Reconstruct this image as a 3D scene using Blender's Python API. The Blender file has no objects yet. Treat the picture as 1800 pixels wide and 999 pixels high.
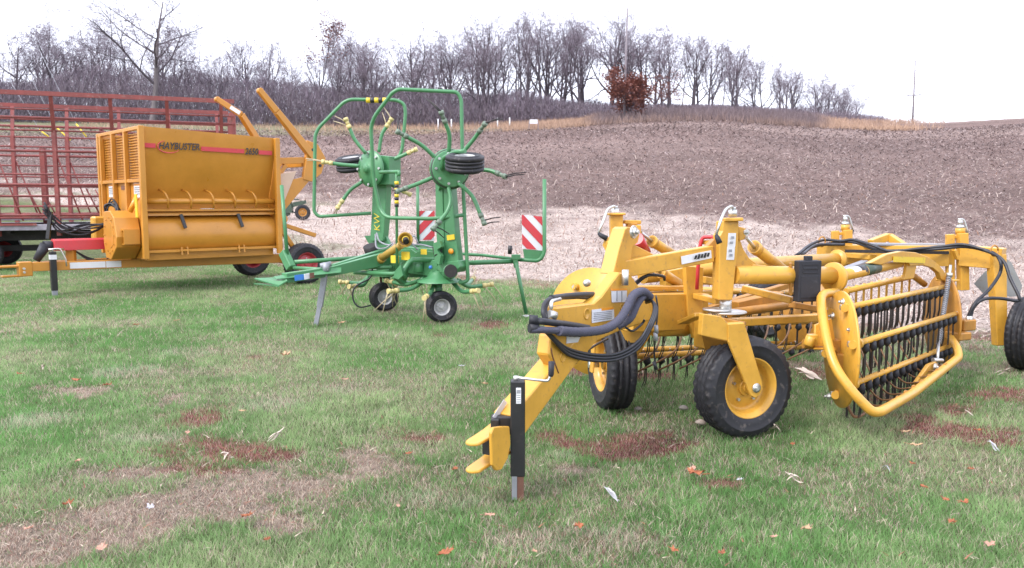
import bpy, math, random
import numpy as np
from mathutils import Vector, Matrix
random.seed(7); RNG = np.random.default_rng(7)
scene = bpy.context.scene
COL = scene.collection
V = Vector
PI = math.pi
def R(d): return math.radians(d)

# ------------------------------------------------------------------ camera geometry
FOC = 1450.0; HOR = 354.0; EYE = 1.6
PITCH = math.atan((499.5 - HOR) / FOC)
CAM = V((0, 0, EYE))
def ray(px, py):
    cx = (px - 900) / FOC; cz = -(py - 499.5) / FOC
    c, s = math.cos(PITCH), math.sin(PITCH)
    return V((cx, c + cz * s, -s + cz * c))
def P(px, py, Y):
    d = ray(px, py); return CAM + d * (Y / d.y)
def G(px, py):
    d = ray(px, py); return CAM + d * (-EYE / d.z)
def PP(px, py, O, d):            # point on the vertical plane through O with horizontal direction d
    n = V((d[1], -d[0], 0)); r = ray(px, py)
    return CAM + r * (n.dot(V((O[0], O[1], 0)) - CAM) / n.dot(r))

# ------------------------------------------------------------------ scene tree helpers
def tag(o, label=None, cat=None, group=None, kind=None):
    if label: o['label'] = label
    if cat: o['category'] = cat
    if group: o['group'] = group
    if kind: o['kind'] = kind
    return o
def thing(name, label, cat, loc=(0, 0, 0), group=None):
    o = bpy.data.objects.new(name, None); COL.objects.link(o)
    o.location = loc; o.empty_display_size = .2
    return tag(o, label, cat, group)
def origin(o):
    p = V((0, 0, 0))
    while o is not None:
        p = p + V(o.location); o = o.parent
    return p
def catmull(pts, n=6):
    pts = [V(p) for p in pts]
    if len(pts) < 3: return pts
    out = []
    for i in range(len(pts) - 1):
        p1, p2 = pts[i], pts[i + 1]
        p0 = pts[i - 1] if i else p1 * 2 - p2
        p3 = pts[i + 2] if i + 2 < len(pts) else p2 * 2 - p1
        for k in range(n):
            t = k / n
            out.append(.5 * ((2 * p1) + (p2 - p0) * t + (2 * p0 - 5 * p1 + 4 * p2 - p3) * t * t + (3 * p1 - p0 - 3 * p2 + p3) * t ** 3))
    out.append(pts[-1]); return out
def fillet(pts, rad, n=5):
    pts = [V(p) for p in pts]; out = [pts[0]]
    for i in range(1, len(pts) - 1):
        a, b, c = pts[i - 1], pts[i], pts[i + 1]
        u = (a - b); v = (c - b)
        d = min(rad, u.length * .48, v.length * .48)
        s, e = b + u.normalized() * d, b + v.normalized() * d
        for k in range(n + 1):
            t = k / n; out.append(s * (1 - t) ** 2 + b * 2 * t * (1 - t) + e * t * t)
    out.append(pts[-1]); return out
def frame_of(d):
    d = V(d).normalized()
    ref = V((0, 0, 1)) if abs(d.z) < .97 else V((0, 1, 0))
    s = d.cross(ref).normalized()
    return d, s, s.cross(d).normalized()

class MB:
    def __init__(s): s.v = []; s.f = []; s.m = []; s.s = []
    def add(s, vs, fs, mat=0, smooth=False):
        b = len(s.v); s.v += [tuple(x) for x in vs]
        for q in fs: s.f.append([b + i for i in q]); s.m.append(mat); s.s.append(smooth)
        return s
    def hexa(s, c8, mat=0):
        return s.add(c8, [(0, 3, 2, 1), (4, 5, 6, 7), (0, 1, 5, 4), (1, 2, 6, 5), (2, 3, 7, 6), (3, 0, 4, 7)], mat)
    def box(s, c, size, x=(1, 0, 0), y=(0, 1, 0), z=(0, 0, 1), mat=0):
        c = V(c); x = V(x) * size[0] / 2; y = V(y) * size[1] / 2; z = V(z) * size[2] / 2
        return s.hexa([c - x - y - z, c + x - y - z, c + x + y - z, c - x + y - z, c - x - y + z, c + x - y + z, c + x + y + z, c - x + y + z], mat)
    def beam(s, p0, p1, w, h, w1=None, h1=None, up=None, mat=0):
        p0, p1 = V(p0), V(p1); d = (p1 - p0).normalized()
        if up is None: d, sd, u = frame_of(d)
        else:
            sd = d.cross(V(up)).normalized(); u = sd.cross(d).normalized()
        w1 = w if w1 is None else w1; h1 = h if h1 is None else h1
        a, b, c, e = sd * w / 2, u * h / 2, sd * w1 / 2, u * h1 / 2
        return s.hexa([p0 - a - b, p0 + a - b, p1 + c - e, p1 - c - e, p0 - a + b, p0 + a + b, p1 + c + e, p1 - c + e], mat)
    def tube(s, pts, r, n=8, mat=0, cap=True, smooth=True):
        pts = [V(p) for p in pts]; N = len(pts)
        rs = r if isinstance(r, (list, tuple)) else [r] * N
        vs = []; fs = []; prev = None
        for i, p in enumerate(pts):
            t = (pts[min(i + 1, N - 1)] - pts[max(i - 1, 0)])
            if t.length < 1e-9: t = V((0, 0, 1))
            t.normalize()
            if prev is None: _, sd, up = frame_of(t)
            else:
                sd = (prev - t * prev.dot(t))
                if sd.length < 1e-6: _, sd, _u = frame_of(t)
                sd.normalize(); up = sd.cross(t)
            prev = sd
            for k in range(n):
                a = 2 * PI * k / n; vs.append(p + (sd * math.cos(a) + up * math.sin(a)) * rs[i])
        for i in range(N - 1):
            for k in range(n):
                k2 = (k + 1) % n; fs.append((i * n + k, i * n + k2, (i + 1) * n + k2, (i + 1) * n + k))
        s.add(vs, fs, mat, smooth)
        if cap:
            b = len(s.v) - len(vs)
            s.f.append([b + k for k in range(n - 1, -1, -1)]); s.m.append(mat); s.s.append(False)
            s.f.append([b + (N - 1) * n + k for k in range(n)]); s.m.append(mat); s.s.append(False)
        return s
    def cyl(s, p0, p1, r, n=14, mat=0, r1=None): return s.tube([p0, p1], [r, r if r1 is None else r1], n, mat)
    def plate(s, poly, off, mat=0):      # polygon extruded by vector off
        poly = [V(p) for p in poly]; n = len(poly); off = V(off)
        vs = poly + [p + off for p in poly]
        fs = [tuple(range(n - 1, -1, -1)), tuple(range(n, 2 * n))] + [(i, (i + 1) % n, n + (i + 1) % n, n + i) for i in range(n)]
        return s.add(vs, fs, mat)
    def pxplate(s, poly, O, d, th, mat=0):   # outline on a vertical plane, thickness away from the camera
        n = V((d[1], -d[0], 0)).normalized(); pts = [PP(x, y, O, d) for x, y in poly]
        if n.dot(pts[0] - CAM) < 0: n = -n
        return s.plate(pts, n * th, mat)
    def lathe(s, prof, c, ax, n=32, mat=0, closed=False, smooth=True, wob=None):
        d, sd, up = frame_of(ax); c = V(c); m = len(prof); vs = []; fs = []
        for k in range(n):
            a = 2 * PI * k / n; q = sd * math.cos(a) + up * math.sin(a)
            for j, (rr, aa) in enumerate(prof):
                if wob: rr = rr + wob(j, k)
                vs.append(c + q * rr + d * aa)
        mm = m if closed else m - 1
        for k in range(n):
            k2 = (k + 1) % n
            for j in range(mm):
                j2 = (j + 1) % m; fs.append((k * m + j, k * m + j2, k2 * m + j2, k2 * m + j))
        return s.add(vs, fs, mat, smooth)
    def build(s, name, mats, parent=None, bev=0, label=None, seg=1):
        me = bpy.data.meshes.new(name)
        L = origin(parent) if parent is not None else V((0, 0, 0))
        me.from_pydata([(x - L.x, y - L.y, z - L.z) for x, y, z in s.v], [], s.f)
        if not isinstance(mats, (list, tuple)): mats = [mats]
        for m in mats: me.materials.append(m)
        me.polygons.foreach_set('material_index', s.m); me.polygons.foreach_set('use_smooth', s.s)
        me.update()
        o = bpy.data.objects.new(name, me); COL.objects.link(o)
        if parent is not None: o.parent = parent
        if label: o['label'] = label
        if bev:
            md = o.modifiers.new('bevel', 'BEVEL'); md.width = bev; md.segments = seg; md.limit_method = 'ANGLE'; md.angle_limit = R(40); md.use_clamp_overlap = True
        return o

def text_mesh(txt, size, ext, offset=0, shear=0):
    cu = bpy.data.curves.new('lettering', 'FONT'); cu.body = txt; cu.size = size; cu.extrude = ext; cu.offset = offset; cu.shear = shear
    cu.align_x = 'CENTER'; cu.align_y = 'CENTER'; cu.resolution_u = 3
    o = bpy.data.objects.new('lettering', cu); COL.objects.link(o)
    dg = bpy.context.evaluated_depsgraph_get(); dg.update()
    me = bpy.data.meshes.new_from_object(o.evaluated_get(dg))
    vs = [tuple(v.co) for v in me.vertices]; fs = [tuple(p.vertices) for p in me.polygons]
    bpy.data.objects.remove(o); bpy.data.meshes.remove(me); return vs, fs
def put_text(mb, txt, c, xa, ya, size, offset=0, shear=0, width=None, mat=0, ext=.001):
    vs, fs = text_mesh(txt, size, ext, offset, shear); xa = V(xa).normalized(); ya = V(ya).normalized(); n = xa.cross(ya)
    xs = [v[0] for v in vs]; k = 1 if width is None else width / (max(xs) - min(xs)); mid = (max(xs) + min(xs)) / 2
    mb.add([V(c) + xa * (v[0] - mid) * k + ya * v[1] + n * v[2] for v in vs], fs, mat)

# ------------------------------------------------------------------ materials
def newmat(name):
    m = bpy.data.materials.new(name); m.use_nodes = True; nt = m.node_tree
    return m, nt, nt.nodes['Principled BSDF']
def paint(name, col, rough=.38, var=.12, dirt=(.2, .14, .08), dirtamt=.25, metal=0, scale=6, coat=.15, bump=.0):
    m, nt, b = newmat(name); N = nt.nodes; L = nt.links
    tc = N.new('ShaderNodeTexCoord'); n1 = N.new('ShaderNodeTexNoise'); n1.inputs['Scale'].default_value = scale; n1.inputs['Detail'].default_value = 6; n1.inputs['Roughness'].default_value = .65
    L.new(tc.outputs['Object'], n1.inputs['Vector'])
    mr = N.new('ShaderNodeMapRange'); mr.inputs[1].default_value = .35; mr.inputs[2].default_value = .7; mr.inputs[3].default_value = 1 - var; mr.inputs[4].default_value = 1 + var * .4
    L.new(n1.outputs[0], mr.inputs[0])
    mx = N.new('ShaderNodeMix'); mx.data_type = 'RGBA'; mx.blend_type = 'MULTIPLY'; mx.inputs[0].default_value = 1; mx.inputs[6].default_value = (*col, 1)
    cb = N.new('ShaderNodeCombineColor'); [L.new(mr.outputs[0], cb.inputs[i]) for i in range(3)]
    L.new(cb.outputs[0], mx.inputs[7])
    n2 = N.new('ShaderNodeTexNoise'); n2.inputs['Scale'].default_value = scale * 5; n2.inputs['Detail'].default_value = 5; L.new(tc.outputs['Object'], n2.inputs['Vector'])
    m2 = N.new('ShaderNodeMapRange'); m2.inputs[1].default_value = .58; m2.inputs[2].default_value = .78; m2.inputs[3].default_value = 0; m2.inputs[4].default_value = dirtamt * 2
    L.new(n2.outputs[0], m2.inputs[0])
    mix = N.new('ShaderNodeMix'); mix.data_type = 'RGBA'; L.new(m2.outputs[0], mix.inputs[0]); L.new(mx.outputs[2], mix.inputs[6]); mix.inputs[7].default_value = (*dirt, 1)
    L.new(mix.outputs[2], b.inputs['Base Color'])
    r = N.new('ShaderNodeMapRange'); r.inputs[1].default_value = .3; r.inputs[2].default_value = .7; r.inputs[3].default_value = rough - .08; r.inputs[4].default_value = rough + .15
    L.new(n1.outputs[0], r.inputs[0]); L.new(r.outputs[0], b.inputs['Roughness'])
    b.inputs['Metallic'].default_value = metal; b.inputs['Coat Weight'].default_value = coat; b.inputs['Coat Roughness'].default_value = .25
    if bump:
        bp = N.new('ShaderNodeBump'); bp.inputs['Strength'].default_value = bump; bp.inputs['Distance'].default_value = .01; L.new(n2.outputs[0], bp.inputs['Height']); L.new(bp.outputs[0], b.inputs['Normal'])
    return m
YEL = paint('yellow_paint', (.64, .34, .045), .36, .14, (.30, .17, .07), .32)
YELR = paint('weathered_yellow_paint', (.46, .21, .03), .5, .25, (.2, .1, .04), .3)
ORG = paint('orange_paint', (.56, .245, .030), .34, .12, (.3, .13, .03), .08, scale=2)
ORGL = paint('pale_primer_panel', (.62, .45, .33), .5, .08, (.4, .3, .2), .1)
GRN = paint('green_paint', (.070, .235, .098), .36, .12, (.12, .13, .07), .15)
GRNJ = paint('dark_green_paint', (.05, .08, .055), .5, .2, (.1, .09, .07), .3)
REDP = paint('red_shield_paint', (.55, .035, .045), .35, .1, (.3, .08, .08), .15)
WRED = paint('faded_red_rack_paint', (.255, .056, .048), .55, .3, (.25, .14, .12), .5, scale=3)
RRIM = paint('red_rim_paint', (.42, .04, .05), .4, .15)
BLK = paint('black_paint', (.016, .016, .018), .4, .2, (.08, .07, .06), .15)
RUB = paint('tyre_rubber', (.016, .016, .021), .6, .25, (.12, .10, .09), .4, coat=.05, scale=5, bump=.15)
HOSE = paint('hose_rubber', (.022, .023, .030), .45, .2, (.1, .1, .11), .2, coat=0)
SLEEVE = paint('hose_sleeve', (.075, .075, .11), .75, .2, (.15, .15, .18), .3, coat=0, scale=30, bump=.6)
PLAS = paint('black_plastic', (.02, .021, .028), .6, .15, (.07, .07, .08), .2, coat=0, bump=.1)
ZINC = paint('zinc_steel', (.62, .62, .60), .38, .2, (.35, .3, .22), .3, metal=.85, coat=0)
GALV = paint('galvanised_grey', (.33, .34, .37), .5, .2, (.2, .18, .16), .3, metal=.4, coat=0)
RIMG = paint('light_grey_rim', (.50, .50, .50), .45, .12, (.3, .26, .2), .3)
WHT = paint('white_decal', (.72, .73, .76), .4, .06, (.5, .5, .5), .12)
DRED = paint('red_decal', (.60, .045, .06), .4, .06)
DPNK = paint('stripe_decal', (.62, .06, .075), .4, .06)
DYEL = paint('yellow_decal', (.78, .55, .03), .4, .06)
DORG = paint('orange_reflector', (.8, .3, .02), .3, .06)
DBLU = paint('blue_decal', (.04, .2, .6), .4, .06)
DBLK = paint('black_decal', (.02, .02, .025), .5, .06)
CREAM = paint('cream_plastic', (.62, .52, .22), .45, .15, (.4, .3, .15), .25)
WIRE = paint('tine_wire', (.03, .025, .025), .5, .3, (.2, .12, .08), .3, coat=0)
WIRET = paint('pale_tine_wire', (.50, .42, .27), .5, .25, (.25, .12, .08), .4, coat=0)
RODM = paint('stripper_rod', (.22, .11, .045), .5, .25, (.15, .08, .05), .4, coat=0)
RUST = paint('rusty_steel', (.20, .09, .06), .7, .4, (.3, .2, .15), .5, coat=0)
SIGNG = paint('grey_sign_back', (.24, .25, .25), .5, .1)
DECK = paint('weathered_deck_boards', (.36, .34, .38), .75, .25, (.2, .18, .18), .4, coat=0)
DARK = paint('dark_chassis', (.02, .018, .018), .6, .3, (.08, .06, .05), .3, coat=0)
AMB = paint('amber_glass', (.6, .22, .02), .2, .05)
POLE = paint('weathered_pole', (.24, .21, .23), .8, .2, (.1, .09, .09), .3, coat=0)
BARK = paint('grey_bark', (.090, .074, .088), .9, .25, (.2, .18, .19), .4, coat=0, scale=2)
BARKL = paint('pale_bark', (.19, .165, .17), .9, .25, (.1, .08, .09), .4, coat=0, scale=2)
TWIG = paint('twig_bark', (.205, .165, .20), .9, .2, (.2, .16, .17), .2, coat=0, scale=1)
BRUSH_ = paint('brush_stems', (.125, .100, .125), .95, .35, (.17, .14, .15), .35, coat=0, scale=.25)
OAKL = paint('rust_leaf', (.33, .15, .12), .8, .4, (.25, .11, .07), .5, coat=0, scale=1.5)

def attr_mat(name, attr='Col', rough=.7, transl=.25, spec=.25):
    m, nt, b = newmat(name); N = nt.nodes; L = nt.links
    a = N.new('ShaderNodeAttribute'); a.attribute_name = attr; L.new(a.outputs['Color'], b.inputs['Base Color'])
    b.inputs['Roughness'].default_value = rough; b.inputs['Specular IOR Level'].default_value = spec
    if transl:
        t = N.new('ShaderNodeBsdfTranslucent'); L.new(a.outputs['Color'], t.inputs[0]); mx = N.new('ShaderNodeMixShader'); mx.inputs[0].default_value = transl
        L.new(b.outputs[0], mx.inputs[1]); L.new(t.outputs[0], mx.inputs[2]); L.new(mx.outputs[0], N['Material Output'].inputs['Surface'])
    return m
BLADE = attr_mat('grass_blade', transl=.5); STALK = attr_mat('dry_stalk', transl=.1)

# ------------------------------------------------------------------ wheels
def make_wheel(parent, c, n, Rt, W, rr, rimmat, bolts=5, tread='road', dish=.25, name='wheel'):
    c = V(c); n = V(n).normalized(); g = .013
    hub = MB(); hub.cyl(c - n * W * .25, c + n * W * .28, rr * .30, 16)
    hub.cyl(c + n * W * .28, c + n * W * .36, rr * .2, 14)
    w = hub.build(name, rimmat, parent, bev=.003)
    q = MB()
    def side(s): return [(rr * .96, s * .40 * W), (rr * 1.04, s * .47 * W), (rr + (Rt - rr) * .3, s * .515 * W), (rr + (Rt - rr) * .55, s * .52 * W), (rr + (Rt - rr) * .58, s * .535 * W), (rr + (Rt - rr) * .62, s * .52 * W), (Rt - .045, s * .49 * W), (Rt - .018, s * .45 * W), (Rt - .006, s * .40 * W)]
    prof = side(-1)
    k0 = len(prof); xs = [-.34, -.22, -.21, -.18, -.17, -.06, -.05, -.015, .015, .05, .06, .17, .18, .21, .22, .34]
    gr = {1: 0, 2: 1, 3: 1, 4: 0, 5: 0, 6: 1, 7: 1, 8: 1, 9: 1, 10: 0, 11: 0, 12: 1, 13: 1, 14: 0}
    for i, x in enumerate(xs): prof.append((Rt - .002 - abs(x) * .012 - (g if gr.get(i) else 0), x * W))
    prof += side(1)[::-1]; m = len(prof)
    def wob(j, k):
        if tread == 'road':
            if j in (k0 - 2, k0 - 1, k0, m - k0 - 1, m - k0, m - k0 + 1): return -.011 if k % 3 == 0 else 0
            if k0 < j < m - k0 - 1 and not gr.get(j - k0): return -.009 if (k + j) % 3 == 0 else 0
        return 0
    q.lathe(prof, c, n, 108, closed=True, wob=wob if tread == 'road' else None)
    q.build('tyre', RUB, w)
    r = MB()
    for s in (1, -1):
        pr = [(rr * 1.03, s * .43 * W), (rr * 1.045, s * .445 * W), (rr * 1.0, s * .46 * W), (rr * .96, s * .43 * W), (rr * .93, s * .36 * W), (rr * .88, s * .33 * W), (rr * .85, s * .22 * W)]
        if s == 1: pr += [(rr * .83, W * (.5 - dish - .1)), (rr * .70, W * (.5 - dish - .14)), (rr * .60, W * (.5 - dish - .02)), (rr * .40, W * (.5 - dish)), (rr * .3, W * (.5 - dish + .0)), (0.001, W * (.5 - dish))]
        else: pr += [(rr * .83, -W * .1), (rr * .82, W * (.5 - dish - .16)), (0.001, W * (.5 - dish - .14))]
        r.lathe(pr, c, n, 48)
    ro = r.build('rim', rimmat, w)
    d, sd, up = frame_of(n); bo = MB()
    for k in range(bolts):
        a = 2 * PI * k / bolts + .3; p = c + (sd * math.cos(a) + up * math.sin(a)) * rr * .5 + n * W * (.5 - dish - .01)
        bo.tube([p, p + n * .018], .011 * rr / .2, 6, smooth=False)
    bo.build('lug_nuts', ZINC, w)
    return w
# ------------------------------------------------------------------ land
def ss(t): t = np.clip(t, 0, 1); return t * t * (3 - 2 * t)
CPX = np.array([-500, 0, 560, 850, 1000, 1100, 1200, 1300, 1400, 1500, 1600, 1700, 1800, 2300.])
CRW = np.array([208, 214, 221, 222, 213, 204, 198, 203, 211, 217.5, 219.5, 214.5, 208, 188.])
DC = 130.0; D0 = 20.0
def hgt(x, y):
    x = np.asarray(x, float); y = np.asarray(y, float)
    px = np.clip(900 + FOC * x / np.maximum(y, .5), -500, 2300)
    row = np.interp(px, CPX, CRW)
    row = (row + np.interp(px - 60, CPX, CRW) + np.interp(px + 60, CPX, CRW)) / 3
    zc = EYE + DC * (HOR - row) / FOC
    t = np.clip((y - D0) / (DC - D0), 0, 1.3)
    s = np.where(t < .12, t * t / .24, t - .06)          # soft start, then straight
    u = np.clip((s - .86) / .14, 0, 1); s = np.where(s > .86, .86 + .07 * (2 * u - u * u), s) / .93
    fall = np.clip((y - DC * 1.15) / 250, 0, 1)
    return zc * s * (1 - .35 * fall * (px > 1450))
_pt = RNG.random((257, 257))
def vnoise(x, y, sc, off=0):
    x = np.asarray(x) * sc + off * 17.3 + 1000; y = np.asarray(y) * sc + off * 9.1 + 1000
    xi = np.floor(x).astype(int); yi = np.floor(y).astype(int); fx = x - xi; fy = y - yi
    fx = fx * fx * (3 - 2 * fx); fy = fy * fy * (3 - 2 * fy)
    g = lambda a, b: _pt[a % 257, b % 257]
    return (g(xi, yi) * (1 - fx) + g(xi + 1, yi) * fx) * (1 - fy) + (g(xi, yi + 1) * (1 - fx) + g(xi + 1, yi + 1) * fx) * fy
def fbm(x, y, sc, off=0, o=4): return sum(vnoise(x, y, sc * 2 ** i, off + i) * .5 ** i for i in range(o)) / sum(.5 ** i for i in range(o))
EDGE = [(0, 412), (180, 420), (490, 463), (560, 461), (700, 474), (836, 489), (980, 497), (1200, 538), (1500, 570), (1700, 590), (1800, 592)]
_e = [G(*p) for p in EDGE]; EAZ = np.array([p.x / p.y for p in _e]); EY = np.array([p.y for p in _e])
def edge_dist(x, y):      # >0 beyond the lawn (metres)
    az = x / np.maximum(y, .5); return y - np.interp(az, EAZ, EY)
DPX = np.array([-300, 0, 400, 570, 930, 1300, 1800, 2200.]); DD = np.array([44, 43, 42, 40, 32.5, 28, 25, 24.])
def dark_dist(x, y):
    az = 900 + FOC * x / np.maximum(y, .5); return y - np.interp(az, DPX, DD)
def ell(x, y, px, py, rx, ry):      # soft mask of a spot on the lawn, given where it lies and its half sizes
    c = G(px, py); sx = rx * c.y / FOC; n = G(px, py - ry).y; f = G(px, py + ry).y; sy = abs(n - f) / 2
    return np.exp(-(((x - c.x) / sx) ** 2 + ((y - c.y) / sy) ** 2))
REDS = [(1130, 775, 95, 26), (1060, 795, 70, 20), (965, 772, 50, 20), (395, 786, 115, 24), (348, 735, 44, 20), (365, 824, 75, 18), (470, 800, 50, 12), (870, 570, 40, 10), (772, 590, 22, 6), (440, 628, 32, 7), (1640, 752, 80, 20), (1740, 765, 70, 18), (1745, 690, 90, 16), (1700, 720, 60, 12), (1425, 655, 45, 12), (1150, 660, 60, 8), (1270, 850, 50, 10), (740, 770, 55, 9), (1010, 650, 30, 8), (1560, 700, 50, 10)]
DEAD = [(480, 835, 230, 34), (120, 945, 190, 50), (330, 700, 80, 14), (250, 900, 170, 40), (470, 870, 150, 38), (60, 950, 130, 50), (640, 800, 120, 22), (130, 685, 90, 14), (760, 830, 60, 16), (560, 920, 120, 26), (200, 830, 120, 14), (1000, 820, 70, 14), (900, 930, 80, 16), (40, 870, 60, 24), (1330, 640, 200, 10), (1700, 640, 100, 12), (840, 540, 90, 8), (1500, 640, 70, 14)]
GREY = [(230, 655, 90, 14), (480, 705, 80, 16), (260, 770, 90, 14), (330, 620, 80, 10), (990, 800, 40, 12), (610, 680, 60, 12), (1000, 950, 200, 25), (780, 880, 100, 20), (70, 740, 90, 20), (600, 585, 120, 9)]
def masks(x, y):
    w = (fbm(x, y, 2.2, 3) - .5) * .9; w2 = (fbm(x, y, 7, 5) - .5) * 1.5
    r = sum(ell(x, y, *e) for e in REDS); d = sum(ell(x, y, *e) for e in DEAD); g = sum(ell(x, y, *e) for e in GREY)
    r = ss((r - .36 + (w + w2) * .85) / .6); d = ss((d - .28 + (w + w2) * .9) / .9); d = d * (.30 + .70 * ss((fbm(x, y, 3.1, 19) - .36) / .22)); g = ss((g - .25 + w) / .7)
    e = edge_dist(x, y); near = ss((e + 1.6 + w * 2.5) / 1.6)
    b = ss((fbm(x, y, 1.1, 9) - .55) / .12)
    d = np.maximum(d, b * .28); r = np.maximum(r, near * ss((fbm(x, y, 1.7, 21) - .48) / .1) * .7)
    d = np.maximum(d, near * .6)
    return r, d, g
C_SOIL = np.array([.085, .062, .055]); C_GR = np.array([.11, .13, .055])
def mix(a, b, t): return a * (1 - t[..., None]) + b * t[..., None]

def build_land():
    az = np.unique(np.concatenate([np.linspace(-180, -42, 70), np.linspace(-42, 42, 520), np.linspace(42, 180, 70)]))[:-1]
    rad = np.concatenate([[.3, 1, 2, 3], np.geomspace(3.6, 60, 190), np.geomspace(61, 260, 120), np.geomspace(265, 2500, 30)])
    A, Q = np.meshgrid(np.radians(az), rad); X = np.sin(A) * Q; Y = np.cos(A) * Q
    Z = hgt(X, Y)
    tilled = ss((dark_dist(X, Y)) / 3)
    Z = Z + tilled * (fbm(X, Y, 1.3, 31, 3) - .5) * .10 + ss(edge_dist(X, Y) / 1.5) * (fbm(X, Y, 2.2, 33, 3) - .5) * .05 - .012 * (edge_dist(X, Y) < 0)
    nr, na = X.shape
    vs = np.stack([X, Y, Z], -1).reshape(-1, 3)
    i = np.arange(nr - 1)[:, None] * na; j = np.arange(na)[None, :]; j2 = (j + 1) % na
    q = np.stack([i + j, i + j2, i + na + j2, i + na + j], -1).reshape(-1, 4)[:, ::-1]
    me = bpy.data.meshes.new('ground'); c0 = len(vs)
    me.from_pydata(np.vstack([vs, [[0, 0, -.012]]]).tolist(), [], q.tolist() + [(c0, k, (k + 1) % na) for k in range(na)][::1])
    x, y = vs[:, 0], vs[:, 1]; r, d, g = masks(x, y)
    lawn = mix(np.broadcast_to(C_GR, (len(x), 3)), np.array([.29, .235, .185]), d)
    lawn = mix(lawn, np.array([.16, .062, .05]), r)
    e = edge_dist(x, y) + (fbm(x, y, 1.4, 2) - .5) * 1.6
    stub = np.broadcast_to(np.array([.48, .395, .35]), (len(x), 3)) * (.8 + .4 * fbm(x, y, .9, 41))[:, None]
    gm = ss((fbm(x, y, .35, 47) - .58) / .08) * (x < -4)
    stub = mix(stub, np.array([.17, .19, .10]), gm * .6)
    c = mix(lawn, stub, ss(e / .8))
    dd = dark_dist(x, y) + 3 + (fbm(x, y, .25, 4) - .5) * 16 + (fbm(x, y, 1.2, 14) - .5) * 8
    soil = np.array([.160, .110, .098]) * (.75 + .5 * fbm(x * .35, y, .12, 52))[:, None]
    px = 900 + FOC * x / np.maximum(y, .5)
    pale = np.clip(ss((fbm(x * .3, y, .06, 54) - .42) / .2) * ss((y - 50) / 40) * 1.0, 0, 1)
    soil = mix(soil, np.array([.285, .21, .185]), pale * .7)
    c = mix(c, soil, ss(dd / 9))
    # rough grass margin in front of the wood
    gy = np.interp(px, [-500, 600, 850, 1000, 1100, 1300, 1450, 1600, 1800, 2300], [82, 92, 103, 103, 108, 116, 122, 126, 150, 150]) + (fbm(x, y, .12, 8) - .5) * 14
    mg = ss((y - gy) / 6) * (y > 40)
    c = mix(c, np.array([.17, .17, .10]), mg * np.interp(px, [500, 1000], [1, .25])); c = mix(c, np.array([.20, .15, .14]), mg * np.interp(px, [850, 1000], [0, .8]))
    c = mix(c, np.array([.27, .18, .115]), mg * ss((fbm(x * .5, y, .1, 61) - .46) / .15) * np.interp(px, [500, 850, 1040, 1080, 1380, 1430], [.2, .8, .8, .0, .0, .7]))
    col = np.ones((len(vs) + 1, 4)); col[:-1, :3] = c; col[-1, :3] = C_GR
    at = me.color_attributes.new('Col', 'FLOAT_COLOR', 'POINT'); at.data.foreach_set('color', col.ravel())
    zn = np.zeros((len(vs) + 1, 4)); zn[:-1, 0] = ss(e / .8); zn[:-1, 1] = ss(dd / 5) * (1 - mg); zn[:, 3] = 1
    at = me.color_attributes.new('Zone', 'FLOAT_COLOR', 'POINT'); at.data.foreach_set('color', zn.ravel())
    me.polygons.foreach_set('use_smooth', [True] * len(me.polygons)); me.update()
    m, nt, b = newmat('ground_cover'); N = nt.nodes; L = nt.links
    ac = N.new('ShaderNodeAttribute'); ac.attribute_name = 'Col'; az_ = N.new('ShaderNodeAttribute'); az_.attribute_name = 'Zone'
    tc = N.new('ShaderNodeTexCoord')
    def nz(sc, det=6, ro=.6, vec=None):
        n = N.new('ShaderNodeTexNoise'); n.inputs['Scale'].default_value = sc; n.inputs['Detail'].default_value = det; n.inputs['Roughness'].default_value = ro
        L.new(vec or tc.outputs['Object'], n.inputs['Vector']); return n
    n1 = nz(14, 8, .75); n2 = nz(1.2, 8, .7)
    r1 = N.new('ShaderNodeMapRange'); r1.inputs[1].default_value = .3; r1.inputs[2].default_value = .7; r1.inputs[3].default_value = .35; r1.inputs[4].default_value = 1.65; L.new(n1.outputs[0], r1.inputs[0])
    r2 = N.new('ShaderNodeMapRange'); r2.inputs[1].default_value = .3; r2.inputs[2].default_value = .7; r2.inputs[3].default_value = .72; r2.inputs[4].default_value = 1.28; L.new(n2.outputs[0], r2.inputs[0])
    mu = N.new('ShaderNodeMath'); mu.operation = 'MULTIPLY'; L.new(r1.outputs[0], mu.inputs[0]); L.new(r2.outputs[0], mu.inputs[1])
    vm = N.new('ShaderNodeVectorMath'); vm.operation = 'SCALE'; L.new(ac.outputs['Color'], vm.inputs[0]); L.new(mu.outputs[0], vm.inputs['Scale'])
    # straw flecks lying on stubble and on tilled soil
    mp = N.new('ShaderNodeMapping'); mp.inputs['Scale'].default_value = (3.2, 9, 6); mp.inputs['Rotation'].default_value = (0, 0, R(12)); L.new(tc.outputs['Object'], mp.inputs[0])
    n3 = nz(1.6, 8, .8, mp.outputs[0]); r3 = N.new('ShaderNodeMapRange'); r3.inputs[1].default_value = .56; r3.inputs[2].default_value = .66; L.new(n3.outputs[0], r3.inputs[0])
    sep = N.new('ShaderNodeSeparateColor'); L.new(az_.outputs['Color'], sep.inputs[0])
    m3 = N.new('ShaderNodeMath'); m3.operation = 'MULTIPLY'; L.new(r3.outputs[0], m3.inputs[0]); L.new(sep.outputs[0], m3.inputs[1])
    m4 = N.new('ShaderNodeMath'); m4.operation = 'MULTIPLY'; L.new(m3.outputs[0], m4.inputs[0]); m4.inputs[1].default_value = .5
    mx = N.new('ShaderNodeMix'); mx.data_type = 'RGBA'; L.new(m4.outputs[0], mx.inputs[0]); L.new(vm.outputs[0], mx.inputs[6]); mx.inputs[7].default_value = (.42, .33, .28, 1)
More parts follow.
